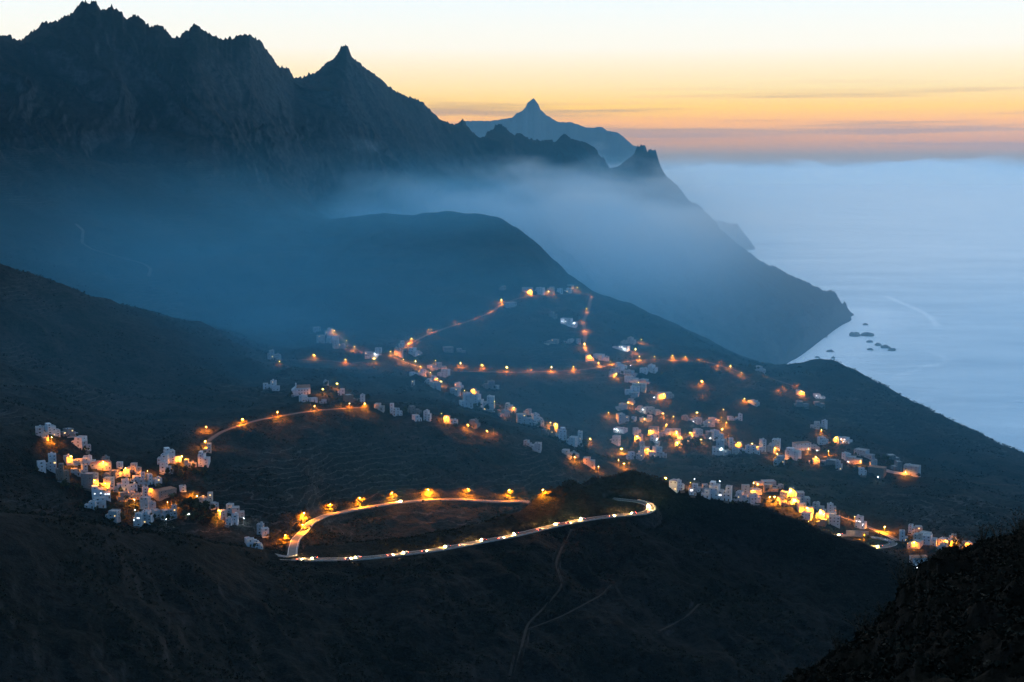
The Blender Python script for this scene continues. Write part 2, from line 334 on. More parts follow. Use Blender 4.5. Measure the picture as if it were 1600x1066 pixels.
def zat(x, y):
    a = math.atan2(x, y); d = math.hypot(x, y)
    i = int(np.clip(np.searchsorted(AZ, a) - 1, 0, NC - 2)); j = int(np.clip(np.searchsorted(DD, d) - 1, 0, NR - 2))
    u = min(max((a - AZ[i]) / (AZ[i + 1] - AZ[i]), 0), 1); v = min(max((d - DD[j]) / (DD[j + 1] - DD[j]), 0), 1)
    return (Z[i, j] * (1 - u) + Z[i + 1, j] * u) * (1 - v) + (Z[i, j + 1] * (1 - u) + Z[i + 1, j + 1] * u) * v
def hit(px, py, dmin=800, dmax=6800):
    a, te = ray(px, py)
    i = int(np.clip(np.searchsorted(AZ, a) - 1, 0, NC - 2)); u = (a - AZ[i]) / (AZ[i + 1] - AZ[i])
    zc = Z[i] * (1 - u) + Z[i + 1] * u
    g = zc - (HC + te * DD)
    ok = np.where((g >= 0) & (DD >= dmin) & (DD <= dmax))[0]
    if len(ok) == 0: j = int(np.argmax(np.where((DD > dmin) & (DD < dmax), g, -1e9))); d = DD[j]
    else:
        j = ok[0]; d = DD[j]
        if j > 0 and g[j - 1] < 0: d = DD[j - 1] + (DD[j] - DD[j - 1]) * (-g[j - 1]) / (g[j] - g[j - 1])
    return Vector((math.sin(a) * d, math.cos(a) * d, zat(math.sin(a) * d, math.cos(a) * d)))

# ------------------------------------------------------------------ roads: cast onto the ground, smoothed, benched in
def resample(P, step):
    P = np.array(P); s = np.concatenate([[0], np.cumsum(np.linalg.norm(np.diff(P[:, :2], axis=0), axis=1))])
    n = max(4, int(s[-1] / step)); q = np.linspace(0, s[-1], n)
    return np.stack([np.interp(q, s, P[:, k]) for k in range(3)], 1)
def road_line(pts, step=3.0, sm=6, smz=14, dmin=800, dmax=6800, slack=60):
    P = []; last = None
    for a, b in pts:
        p = hit(a, b, dmin, dmax)
        if last is not None and slack:                       # no jumps across a hidden gully
            d0_, d1_ = math.hypot(last.x, last.y), math.hypot(p.x, p.y)
            lim = slack + .8 * (p - last).length * 0
            if abs(d1_ - d0_) > lim:
                d1_ = d0_ + math.copysign(lim, d1_ - d0_)
                az, te = ray(a, b); p = Vector((math.sin(az) * d1_, math.cos(az) * d1_, HC + te * d1_))
        P.append(tuple(p)); last = p
    Q = resample(P, step)
    for k in range(3):
        n = sm if k < 2 else smz
        n = min(n, (len(Q) - 1) // 2)
        a = Q[:, k]; pad = np.concatenate([2 * a[0] - a[1:n + 1][::-1], a, 2 * a[-1] - a[-n - 1:-1][::-1]])
        w = np.hanning(2 * n + 3)[1:-1]; w /= w.sum(); Q[:, k] = np.convolve(pad, w, mode='valid')
    return Q
def carve(Q, half, drop=.35, soft=7.0):
    best = np.full(Z.shape, 1e9); zr = np.zeros(Z.shape)
    Rr = half + soft + 2
    for x, y, z in Q:
        d = math.hypot(x, y); a = math.atan2(x, y); da = Rr / d
        i0, i1 = np.searchsorted(AZ, [a - da, a + da]); j0, j1 = np.searchsorted(DD, [d - Rr, d + Rr])
        i0 = max(i0 - 1, 0); j0 = max(j0 - 1, 0); i1 += 1; j1 += 1
        q = np.hypot(X[i0:i1, j0:j1] - x, Y[i0:i1, j0:j1] - y); b = best[i0:i1, j0:j1]; m = q < b
        b[m] = q[m]; zr[i0:i1, j0:j1][m] = z
    w = 1 - sstep(half + 1.5, half + soft, best)
    Z[:] = np.where(best < 1e8, Z * (1 - w) + (zr - drop) * w, Z)
def offset(Q, off, dz=0):
    t = np.gradient(Q[:, :2], axis=0); t /= np.linalg.norm(t, axis=1)[:, None] + 1e-9
    n = np.stack([t[:, 1], -t[:, 0]], 1)                     # right-hand side
    o = Q.copy(); o[:, :2] += n * off; o[:, 2] += dz; return o
def ribbon(name, Q, half, mat, dz=0, thick=.6, off=0):
    a = offset(Q, off - half, dz); b = offset(Q, off + half, dz); n = len(Q)
    co = np.concatenate([a, b, a - [0, 0, thick], b - [0, 0, thick]]); f = []
    for i in range(n - 1):
        f += [(i, n + i, n + i + 1, i + 1), (2 * n + i, i, i + 1, 2 * n + i + 1), (n + i, 3 * n + i, 3 * n + i + 1, n + i + 1)]
    me = grid_mesh(name, co, np.array(f), [mat], smooth=False)
    return link(bpy.data.objects.new(name, me))
RD = {}
RD['front'] = road_line([(431, 873), (460, 875), (500, 875), (560, 873), (620, 867), (680, 859), (740, 849), (800, 837), (860, 823), (900, 814), (940, 808), (980, 804)], dmin=1050, dmax=1340)
p_end = RD['front'][-1]
ang = math.atan2(p_end[0], p_end[1])
# hairpin round the nose of the dark hill
tip = hit(1004, 797, 1050, 1345); back = hit(985, 787, 1050, 1345)
zz_ = p_end[2]
hp = [tuple(p_end)]
ctr = Vector((p_end[0] + 9, p_end[1] + 13, 0))
for t in (-70, -40, -10, 20, 50, 80, 110):
    hp.append((ctr.x + 15 * math.cos(R(t)), ctr.y + 15 * math.sin(R(t)), zz_ + 1.2 + .03 * (t + 70)))
hp.append((ctr.x - 22, ctr.y + 20, zz_ + 7))
H_ = resample(np.array(hp), 3.0)
RD['front'] = np.concatenate([RD['front'][:-2], H_])
for k in range(3):
    a = RD['front'][:, k]; n = 3; pad = np.pad(a, n, mode='edge'); w = np.hanning(9)[1:-1]; w /= w.sum(); RD['front'][:, k] = np.convolve(pad, w, mode='valid')
RD['lit'] = road_line([(432, 874), (446, 873), (456, 869), (457, 858), (461, 844), (475, 829), (484, 816), (510, 805), (555, 796), (607, 787), (664, 781), (717, 780), (766, 783), (819, 785), (860, 787)], dmin=1150, dmax=1600, sm=5)
_q = RD['lit']; _v = (_q[-1] - _q[-6]) / 5; _v[2] = 0
RD['lit'] = np.concatenate([_q, np.array([_q[-1] + _v * k for k in range(1, 26)])])
RD['spur'] = road_line([(796, 826), (801, 813), (809, 804), (822, 798), (842, 795), (866, 795)], dmin=1325, dmax=1470, sm=3, smz=4)
RD['mid'] = road_line([(318, 694), (345, 676), (370, 664), (400, 658), (440, 649), (490, 642), (545, 637), (572, 636)], dmin=1400, dmax=1800)
RD['cross'] = road_line([(610, 556), (630, 565), (660, 575), (700, 580), (760, 581), (800, 582), (850, 581), (900, 579), (935, 575), (965, 568), (990, 563), (1022, 562), (1060, 563), (1100, 565), (1130, 571), (1160, 584), (1195, 588), (1240, 603)], dmin=1900, dmax=2500, slack=90)
RD['climb'] = road_line([(612, 556), (626, 548), (640, 537), (672, 521), (714, 507), (746, 498), (768, 487), (785, 476), (808, 466), (830, 462), (870, 461), (900, 458), (924, 463), (919, 486), (911, 503), (915, 517), (912, 542), (925, 562), (940, 573)], dmin=1900, dmax=2800, slack=130)
RD['high'] = road_line([(430, 563), (490, 562), (520, 565), (545, 568), (565, 566)], dmin=1800, dmax=2400)
RD['hamlet'] = road_line([(515, 519), (530, 524), (545, 540), (565, 551), (584, 563)], dmin=1800, dmax=2500)
RD['ridge'] = road_line([(662, 577), (690, 598), (730, 616), (775, 640), (810, 654), (860, 672), (920, 694)], dmin=1700, dmax=2200, slack=90)
RD['bend'] = road_line([(1270, 832), (1300, 835), (1330, 838), (1360, 840), (1385, 842), (1398, 846), (1398, 851), (1385, 855), (1360, 857), (1330, 857), (1312, 854)], dmin=1420, dmax=1650, sm=4)
RD['ramp'] = road_line([(1308, 806), (1335, 815), (1360, 826), (1385, 836), (1404, 845)], dmin=1440, dmax=1700, sm=4)
RD['track'] = road_line([(1430, 745), (1480, 750), (1540, 756), (1610, 760)], dmin=1600, dmax=2100)
PATHS = {'trail': road_line([(893, 827), (880, 850), (868, 880), (880, 915), (850, 950), (824, 975), (815, 1010), (803, 1060)], dmin=900, dmax=1300, sm=4, smz=3),
         'fork': road_line([(822, 984), (850, 974), (880, 962), (910, 946), (940, 930), (955, 914)], dmin=900, dmax=1300, sm=4, smz=3),
         'spurpath': road_line([(1030, 986), (1055, 974), (1075, 962), (1092, 944)], dmin=900, dmax=1300, sm=3, smz=3),
         'zig': road_line([(118, 350), (130, 360), (128, 380), (145, 390), (180, 400), (225, 412), (236, 420), (232, 432)], dmin=2000, dmax=3400, sm=3, smz=3, slack=200)}
HALF = {'front': 4.2, 'lit': 3.9, 'spur': 2.8, 'mid': 2.8, 'cross': 2.8, 'climb': 2.6, 'high': 2.4, 'hamlet': 2.4, 'ridge': 2.4, 'bend': 4.2, 'ramp': 3.0, 'track': 2.0}
for k, q in RD.items(): carve(q, HALF[k])
for k, q in PATHS.items(): carve(q, 1.2, .15, 3)

# ------------------------------------------------------------------ terrain meshes
idx = np.arange(NC * NR).reshape(NC, NR)
CO = np.stack([X, Y, Z], -1).reshape(-1, 3)
fq = np.stack([idx[:-1, :-1], idx[1:, :-1], idx[1:, 1:], idx[:-1, 1:]], -1)
dm = np.broadcast_to(.5 * (DD[:-1] + DD[1:])[None, :], fq.shape[:2])
b1 = .5 * (dk[6][:-1] + dk[6][1:])[:, None]; b2 = .5 * (dk[13][:-1] + dk[13][1:])[:, None]
def sub(name, mask, mat, label, cat):
    f = fq[mask]; u, inv = np.unique(f, return_inverse=True)
    me = grid_mesh(name, CO[u], inv.reshape(-1, 4), [mat])
    return tag(link(bpy.data.objects.new(name, me)), label, cat, kind='structure')
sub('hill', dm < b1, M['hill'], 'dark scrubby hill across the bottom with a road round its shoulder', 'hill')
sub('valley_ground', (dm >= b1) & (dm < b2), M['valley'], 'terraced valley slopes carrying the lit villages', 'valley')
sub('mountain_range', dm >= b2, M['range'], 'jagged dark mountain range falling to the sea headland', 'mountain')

def far_ridge(name, crest, d, mat, label, slope=.55, step_px=1.6, amp=18):
    xs, ys = zip(*crest); pxs = np.arange(xs[0], xs[-1], step_px); pys = np.interp(pxs, xs, ys)
    rows = np.linspace(-1, 1, 41); co = []
    for i, (a, b) in enumerate(zip(pxs, pys)):
        az, te = ray(a, b); zc = HC + te * d + amp * .22 * float(fbm(np.array(a * .16), np.array(b * .0 + d), 3))
        L_ = (zc + 20) / slope
        for r in rows:
            dd = d + r * L_ * (1 if r < 0 else .8)
            z = zc - abs(r) ** .85 * (zc + 20)
            x, y = math.sin(az) * dd, math.cos(az) * dd
            co.append((x, y, z))
    co = np.array(co); rr = np.abs(np.tile(rows, len(pxs)))
    co[:, 2] += np.clip(rr * 3, 0, 1) * (1 - rr ** 4) * amp * 4 * (ridged(co[:, 0] / 420, co[:, 1] / 800, 4) - .45)
    n = len(rows); ii = np.arange(len(pxs) * n).reshape(len(pxs), n)
    f = np.stack([ii[:-1, :-1], ii[1:, :-1], ii[1:, 1:], ii[:-1, 1:]], -1).reshape(-1, 4)
    me = grid_mesh(name, co, f, [mat])
    return tag(link(bpy.data.objects.new(name, me)), label, 'mountain', kind='structure')
far_ridge('far_mountain', [(560, 330), (640, 250), (690, 205), (715, 195), (730, 189), (767, 189), (800, 184), (807, 177), (816, 174), (822, 166), (824, 161), (830, 156), (834, 154), (840, 161), (845, 172), (855, 181), (872, 191), (892, 191), (915, 199), (927, 200), (940, 198), (950, 205), (965, 207), (977, 216), (987, 226), (995, 229), (1010, 245), (1025, 262), (1040, 285), (1060, 330)], 8300, M['range'], 'pale blue far mountain with one knob-shaped summit', .6)
far_ridge('far_headland', [(1040, 300), (1056, 287), (1062, 291), (1067, 300), (1085, 325), (1110, 343), (1117, 344), (1127, 345), (1142, 350), (1148, 349), (1152, 349), (1160, 362), (1172, 376), (1178, 385), (1181, 389)], 9300, M['range'], 'faint far headland stepping down into the sea', .9, 1.0, 6)

# near rocky slope under and beside the camera
NG = [[(-600, None, 6, 588), (2400, None, 6, 592)],
      [(-600, 1420, 22), (1100, 1330, 24), (1500, 1250, 26), (2400, 1150, 28)],
      [(-600, 1330, 48), (900, 1250, 50), (1150, 1150, 54), (1235, 1085, 58), (1262, 1060, 59), (1290, 1038, 60), (1320, 1022, 61), (1345, 1003, 62), (1368, 994, 63), (1374, 976, 63), (1377, 968, 63), (1398, 955, 64), (1402, 946, 64), (1403, 938, 65), (1408, 926, 65), (1413, 918, 66), (1430, 912, 66), (1432, 900, 67), (1436, 888, 67), (1448, 886, 68), (1453, 879, 68), (1464, 877, 69), (1466, 866, 70), (1480, 864, 71), (1505, 864, 72), (1520, 858, 73), (1530, 851, 74), (1560, 846, 76), (1585, 838, 78), (1600, 834, 80), (1660, 815, 84), (1800, 770, 92), (2400, 640, 110)],
      [(-600, 1360, 62), (1235, 1160, 76), (1600, 950, 98), (2400, 760, 130)],
      [(-600, None, 200, 440), (1235, None, 200, 440), (1600, None, 220, 450), (2400, None, 240, 470)]]
az2 = np.concatenate([np.linspace(R(-35), R(10), 120)[:-1], np.linspace(R(10), R(21), 620), np.linspace(R(21), R(35), 80)[1:]])
dd2 = np.concatenate([np.geomspace(6, 30, 50)[:-1], np.linspace(30, 100, 260), np.geomspace(101, 200, 40)])
d2 = np.zeros((5, len(az2))); z2 = np.zeros((5, len(az2)))
for k, line in enumerate(NG):
    a, d, z = fl_arrays(line); d2[k] = np.interp(az2, a, d); z2[k] = np.interp(az2, a, z)
Z2 = np.zeros((len(az2), len(dd2)))
for c in range(len(az2)): Z2[c] = np.interp(dd2, d2[:, c], z2[:, c])
X2 = np.sin(az2)[:, None] * dd2[None]; Y2 = np.cos(az2)[:, None] * dd2[None]
e2 = 1 - .8 * np.exp(-((dd2[None] - d2[2][:, None]) / 6) ** 2)
nearfade = sstep(15, 35, dd2)[None]
Z2 += nearfade * e2 * ((ridged(X2 / 9, Y2 / 14, 5) - .5) * 2.6 + fbm(X2 / 2.2, Y2 / 2.2, 4) * .6) + nearfade * fbm(X2 / .9, Y2 / .9, 3) * .16
ii = np.arange(Z2.size).reshape(Z2.shape)
f = np.stack([ii[:-1, :-1], ii[1:, :-1], ii[1:, 1:], ii[:-1, 1:]], -1).reshape(-1, 4)
tag(link(bpy.data.objects.new('rocky_slope', grid_mesh('rocky_slope', np.stack([X2, Y2, Z2], -1).reshape(-1, 3), f, [M['cliff']]))),
    'near black rocky slope in the bottom right corner', 'hillside', kind='structure')
def zat2(x, y):
    a = math.atan2(x, y); d = math.hypot(x, y)
    i = int(np.clip(np.searchsorted(az2, a) - 1, 0, len(az2) - 2)); j = int(np.clip(np.searchsorted(dd2, d) - 1, 0, len(dd2) - 2))
    return float(Z2[i, j])

# ------------------------------------------------------------------ sea
def sea_mat():
    m, nt, p = new_mat('sea_water'); N = nt.nodes.new; L = nt.links.new
    geo = N('ShaderNodeNewGeometry')
    at = N('ShaderNodeAttribute'); at.attribute_name = 'foam'
    mp = N('ShaderNodeMapping'); L(geo.outputs['Position'], mp.inputs[0]); mp.inputs['Rotation'].default_value = (0, 0, R(35)); mp.inputs['Scale'].default_value = (.35, 1.3, 1)
    n = N('ShaderNodeTexNoise'); n.inputs['Scale'].default_value = .012; n.inputs['Detail'].default_value = 9; n.inputs['Roughness'].default_value = .62
    L(mp.outputs[0], n.inputs['Vector'])
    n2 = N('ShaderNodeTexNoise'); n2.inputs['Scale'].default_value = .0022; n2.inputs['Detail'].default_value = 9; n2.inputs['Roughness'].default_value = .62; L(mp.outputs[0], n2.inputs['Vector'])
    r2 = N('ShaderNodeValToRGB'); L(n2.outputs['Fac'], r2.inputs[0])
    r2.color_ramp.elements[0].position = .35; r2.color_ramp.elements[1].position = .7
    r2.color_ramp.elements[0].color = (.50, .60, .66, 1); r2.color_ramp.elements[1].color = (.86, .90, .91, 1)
    ad = N('ShaderNodeMath'); ad.operation = 'ADD'; L(at.outputs['Fac'], ad.inputs[0]); L(n.outputs['Fac'], ad.inputs[1])
    mr = N('ShaderNodeMapRange'); L(ad.outputs[0], mr.inputs[0]); mr.inputs[1].default_value = .72; mr.inputs[2].default_value = 1.08
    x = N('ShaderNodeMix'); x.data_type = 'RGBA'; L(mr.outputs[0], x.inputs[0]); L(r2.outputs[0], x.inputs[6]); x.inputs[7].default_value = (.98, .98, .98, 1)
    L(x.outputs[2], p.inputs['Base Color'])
    p.inputs['Roughness'].default_value = .5; p.inputs['Specular IOR Level'].default_value = .5; p.inputs['IOR'].default_value = 1.33
    b = N('ShaderNodeBump'); b.inputs['Strength'].default_value = .9; b.inputs['Distance'].default_value = 6; L(n.outputs['Fac'], b.inputs['Height']); L(b.outputs[0], p.inputs['Normal'])
    return m
azs = np.concatenate([np.linspace(R(-62), R(7.5), 50)[:-1], np.linspace(R(7.5), R(21), 330), np.linspace(R(21), R(62), 40)[1:]])
dds = np.concatenate([np.array([200, 1200, 2000]), np.arange(2500, 6500, 16.0), np.geomspace(6550, 32000, 50)])
XS = np.sin(azs)[:, None] * dds[None]; YS = np.cos(azs)[:, None] * dds[None]
_k = np.minimum(1, 28700 / np.maximum(YS, 1)); _k = np.minimum(_k, 25800 / np.maximum(np.abs(XS), 1)); XS = XS * _k; YS = YS * _k
foam = np.zeros(XS.shape)
# depth-based surf along the coast
ai = np.clip(np.searchsorted(AZ, azs) - 1, 0, NC - 2)
Zs = np.full(XS.shape, -12.0)
for i, a in enumerate(azs):
    if abs(a) < R(29): Zs[i] = np.where(dds < 6900, np.interp(dds, DD, Z[ai[i]]), -12)
landm = Zs > -2
from_land = np.full(XS.shape, 1e9)
lx = XS[landm & (dds[None] > 3600) & (azs[:, None] > R(7.5)) & (azs[:, None] < R(20))]; ly = YS[landm & (dds[None] > 3600) & (azs[:, None] > R(7.5)) & (azs[:, None] < R(20))]
sel = np.where((azs > R(8)) & (azs < R(18)))[0]; jj = np.where((dds > 3300) & (dds < 6400))[0]
if len(lx):
    # keep only the shoreline samples
    key = {}
    for x_, y_ in zip(lx, ly):
        k_ = (int(x_ / 40), int(y_ / 40)); key[k_] = (x_, y_)
    SH = np.array(list(key.values()))
    for i in sel:
        q = np.min(np.hypot(XS[i, jj][:, None] - SH[None, :, 0], YS[i, jj][:, None] - SH[None, :, 1]), axis=1)
        foam[i, jj] = np.maximum(1.0 * np.exp(-q / 210), .5 * np.exp(-q / 480))
def streak(pts, w, s):
    P = []
    for a, b in pts:
        az, te = ray(a, b); d = -HC / te; P.append((math.sin(az) * d, math.cos(az) * d, 0))
    P = resample(np.array(P), 12.0)
    for x_, y_, _ in P:
        q = np.hypot(XS - x_, YS - y_); foam[:] = np.maximum(foam, s * np.exp(-(q / w) ** 2))
streak([(1385, 463), (1400, 470), (1430, 482), (1455, 496), (1464, 510)], 20, .62)
streak([(1335, 432), (1370, 442), (1420, 453), (1450, 460), (1500, 457)], 22, .40)
streak([(1478, 566), (1450, 572), (1420, 582), (1400, 590)], 26, .45)
streak([(1440, 545), (1470, 555), (1482, 565)], 20, .40)
streak([(1560, 640), (1585, 628), (1600, 622)], 18, .35)
_r = random.Random(5)
for _ in range(22):                                        # drifting foam lines
    a, b = _r.uniform(1250, 1620), _r.uniform(395, 680); pts = [(a, b)]; sl_ = _r.uniform(-.1, .5)
    for _k in range(5): a += _r.uniform(10, 22); b += sl_ * 14 + _r.uniform(-4, 4); pts.append((a, b))
    streak(pts, _r.uniform(9, 18) * (520 / b) ** 2, _r.uniform(.2, .38))
ii = np.arange(XS.size).reshape(XS.shape)
f = np.stack([ii[:-1, :-1], ii[1:, :-1], ii[1:, 1:], ii[:-1, 1:]], -1).reshape(-1, 4)
sme = grid_mesh('sea', np.stack([XS, YS, np.zeros_like(XS)], -1).reshape(-1, 3), f, [sea_mat()])
at = sme.attributes.new('foam', 'FLOAT', 'POINT'); at.data.foreach_set('value', foam.astype(np.float32).ravel())
tag(link(bpy.data.objects.new('sea', sme)), 'pale milky blue sea reaching the misty horizon', 'sea', kind='structure')

# sea rocks
def ico(r, sub, sx, sy, sz, seed, amp=.8):
    bm = bmesh.new(); bmesh.ops.create_icosphere(bm, subdivisions=sub, radius=1)
    rr = random.Random(seed); ox, oy = rr.uniform(0, 99), rr.uniform(0, 99)
    for v in bm.verts:
        n = float(ridged(np.array(v.co.x * 1.3 + ox), np.array(v.co.y * 1.3 + v.co.z * .9 + oy), 3))
        v.co *= 1 + amp * (n - .5)
        v.co = Vector((v.co.x * sx * r, v.co.y * sy * r, max(v.co.z, -.4) * sz * r))
    me = bpy.data.meshes.new('rock'); bm.to_mesh(me); bm.free(); me.materials.append(M['stone']); return me
ORD = ['first', 'second', 'third', 'fourth', 'fifth', 'sixth', 'seventh', 'eighth', 'ninth', 'tenth', 'eleventh', 'twelfth', 'thirteenth', 'fourteenth', 'fifteenth', 'sixteenth', 'seventeenth', 'eighteenth', 'nineteenth', 'twentieth']
rocks = [(1335, 524, 15, 'large rounded rock, left one of the pair offshore'), (1355, 524, 14, 'large rounded rock, right one of the pair offshore'),
         (1359, 534, 7, 'small rock just below the offshore pair'), (1372, 539, 9, 'dark rock starting the slanting chain offshore'),
         (1384, 543, 11, 'long low rock in the middle of the slanting chain'), (1394, 547, 9, 'low rock at the outer end of slanting chain'),
         (1352, 507, 7, 'tiny rock alone above the offshore pair'), (1360, 546, 7, 'low rock below the slanting chain'),
         (1297, 549, 8, 'dark rock in the surf near the beach'), (1302, 559, 6, 'small rock in surf behind the nearest hill crest'),
         (1277, 558, 6, 'small dark rock closest to the beach'), (1288, 526, 7, 'small rock in white surf under the headland'), (1284, 512, 9, 'flat rock at the foot of the headland')]
for i, (a, b, w, lb) in enumerate(rocks):
    az, te = ray(a, b + 1); d = -HC / te; wm = w * d / FPX / 2
    o = inst('sea_rock', ico(wm, 3, 1, 1.3, .75, i), None, (math.sin(az) * d, math.cos(az) * d, 0), (0, 0, i))
    tag(o, lb, 'rock', 'rocks in the surf off the headland')

# ------------------------------------------------------------------ roads as objects
def road(name, key, label, cat='road'):
    return tag(ribbon(name, RD[key], HALF[key], M['litasphalt' if key in ('lit', 'bend') else 'asphalt'], .05), label, cat, kind='structure')
road('road', 'front', 'wide asphalt road curving round the dark front hill')
road('road', 'lit', 'lamp-lit curved road behind the front hill')
road('road', 'spur', 'short road piece curving behind the left foot of dark hill')
road('road', 'mid', 'narrow lit road slanting up past the church')
road('road', 'cross', 'level road with lamps across the terraced slope')
road('road', 'climb', 'road climbing to the top hamlet and back')
road('road', 'high', 'short level road under the highest left houses')
road('road', 'hamlet', 'short sloping lane through the stepped white row')
road('street', 'ridge', 'village street running down the ridge of houses', 'street')
road('road', 'bend', 'lit hairpin bend below the lower right village')
road('road', 'ramp', 'sloping lit road down to the hairpin bend')
tag(ribbon('track', RD['track'], 2.0, M['path'], .05), 'pale track running right from the lower village', 'track', kind='structure')
tag(ribbon('path', PATHS['trail'], 1.0, M['path'], .08), 'faint footpath winding down the dark front hillside', 'path', kind='structure')
tag(ribbon('path', PATHS['fork'], .9, M['path'], .08), 'faint side path forking off the winding footpath', 'path', kind='structure')
tag(ribbon('path', PATHS['spurpath'], .9, M['path'], .08), 'short faint path alone on the dark slope below the hill', 'path', kind='structure')
tag(ribbon('path', PATHS['zig'], 2.6, M['palepath'], .25), 'faint zigzag path on the left mountain slope', 'path', kind='structure')
for key, sides in (('front', (-1, 1)), ('lit', (-1, 1)), ('bend', (-1, 1)), ('ramp', (1,))):
    for s in sides:
        o = ribbon('light_trail_line', RD[key], .16, M['paint'], .054, .003, s * (HALF[key] - .5))  # white edge lines added to stand in for streaks of car light
        tag(o, {'front': 'added white edge line for light trails on the {} side of the front road', 'lit': 'added white edge line for light trails on the {} side of lamp-lit road', 'bend': 'added white edge line for light trails on the {} side of the hairpin', 'ramp': 'added white edge line for light trails on the {} side of the ramp'}[key].format('inner' if s < 0 else 'outer'), 'light trail line', kind='structure')
_pm = MB(); _pm.box(-.08, -.08, 0, .08, .08, 1); POST = _pm.mesh('post', [M['metal']])
def guard(name, Q, off, mat, label, cat, h=.8, posts=True, block=False):
    q = offset(Q, off); root = empty(name, tuple(q[0])); tag(root, label, cat)
    m = MB(); r = MB(); base = q[0]
    for i in range(len(q) - 1):
        a, b = q[i] - base, q[i + 1] - base; dv = b - a; L_ = np.linalg.norm(dv[:2]); t = dv / L_
        nx, ny = -t[1], t[0]; w = .22 if block else .06
        gap = .32 if block and i % 2 else 0
        z0, z1 = (-.6, h) if block else (h - .35, h)
        if block and i % 3 == 2: z1 = h - .45
        p = [(a[0] - nx * w, a[1] - ny * w, a[2]), (a[0] + nx * w, a[1] + ny * w, a[2]), (b[0] + nx * w, b[1] + ny * w, b[2]), (b[0] - nx * w, b[1] - ny * w, b[2])]
        lo = [(x, y, z + z0) for x, y, z in p]; hi = [(x, y, z + z1) for x, y, z in p]
        r.quad(hi); r.quad([lo[0], lo[3], hi[3], hi[0]]); r.quad([lo[1], hi[1], hi[2], lo[2]]); r.quad([lo[0], hi[0], hi[1], lo[1]]); r.quad([lo[3], lo[2], hi[2], hi[3]])
        if posts and i % 2 == 0:
            inst('post', POST, root, (a[0], a[1], a[2] - .8), (0, 0, 0), (1, 1, h + .44))
    r.build('wall_blocks' if block else 'rail', mat, root)
    return root
guard('guardrail', RD['front'][4:-8], HALF['front'] + .5, M['concrete'], 'pale low barrier along the outer edge of the front road', 'barrier', .9, False, True)
guard('parapet', RD['lit'], HALF['lit'] + .4, M['concrete'], 'pale parapet along the valley side of the lamp-lit road', 'barrier', .8, False, True)
guard('guardrail', RD['bend'][2:-2], HALF['bend'] + .4, M['metal'], 'metal rail round the outside of the hairpin bend', 'barrier', .8, True, False)
# second stretch of the front road's rail seen left of the dark hill
guard('guardrail', RD['spur'][:-4], -3.2, M['concrete'], 'short pale barrier curving at the left foot of dark hill', 'barrier', .9, False, True)

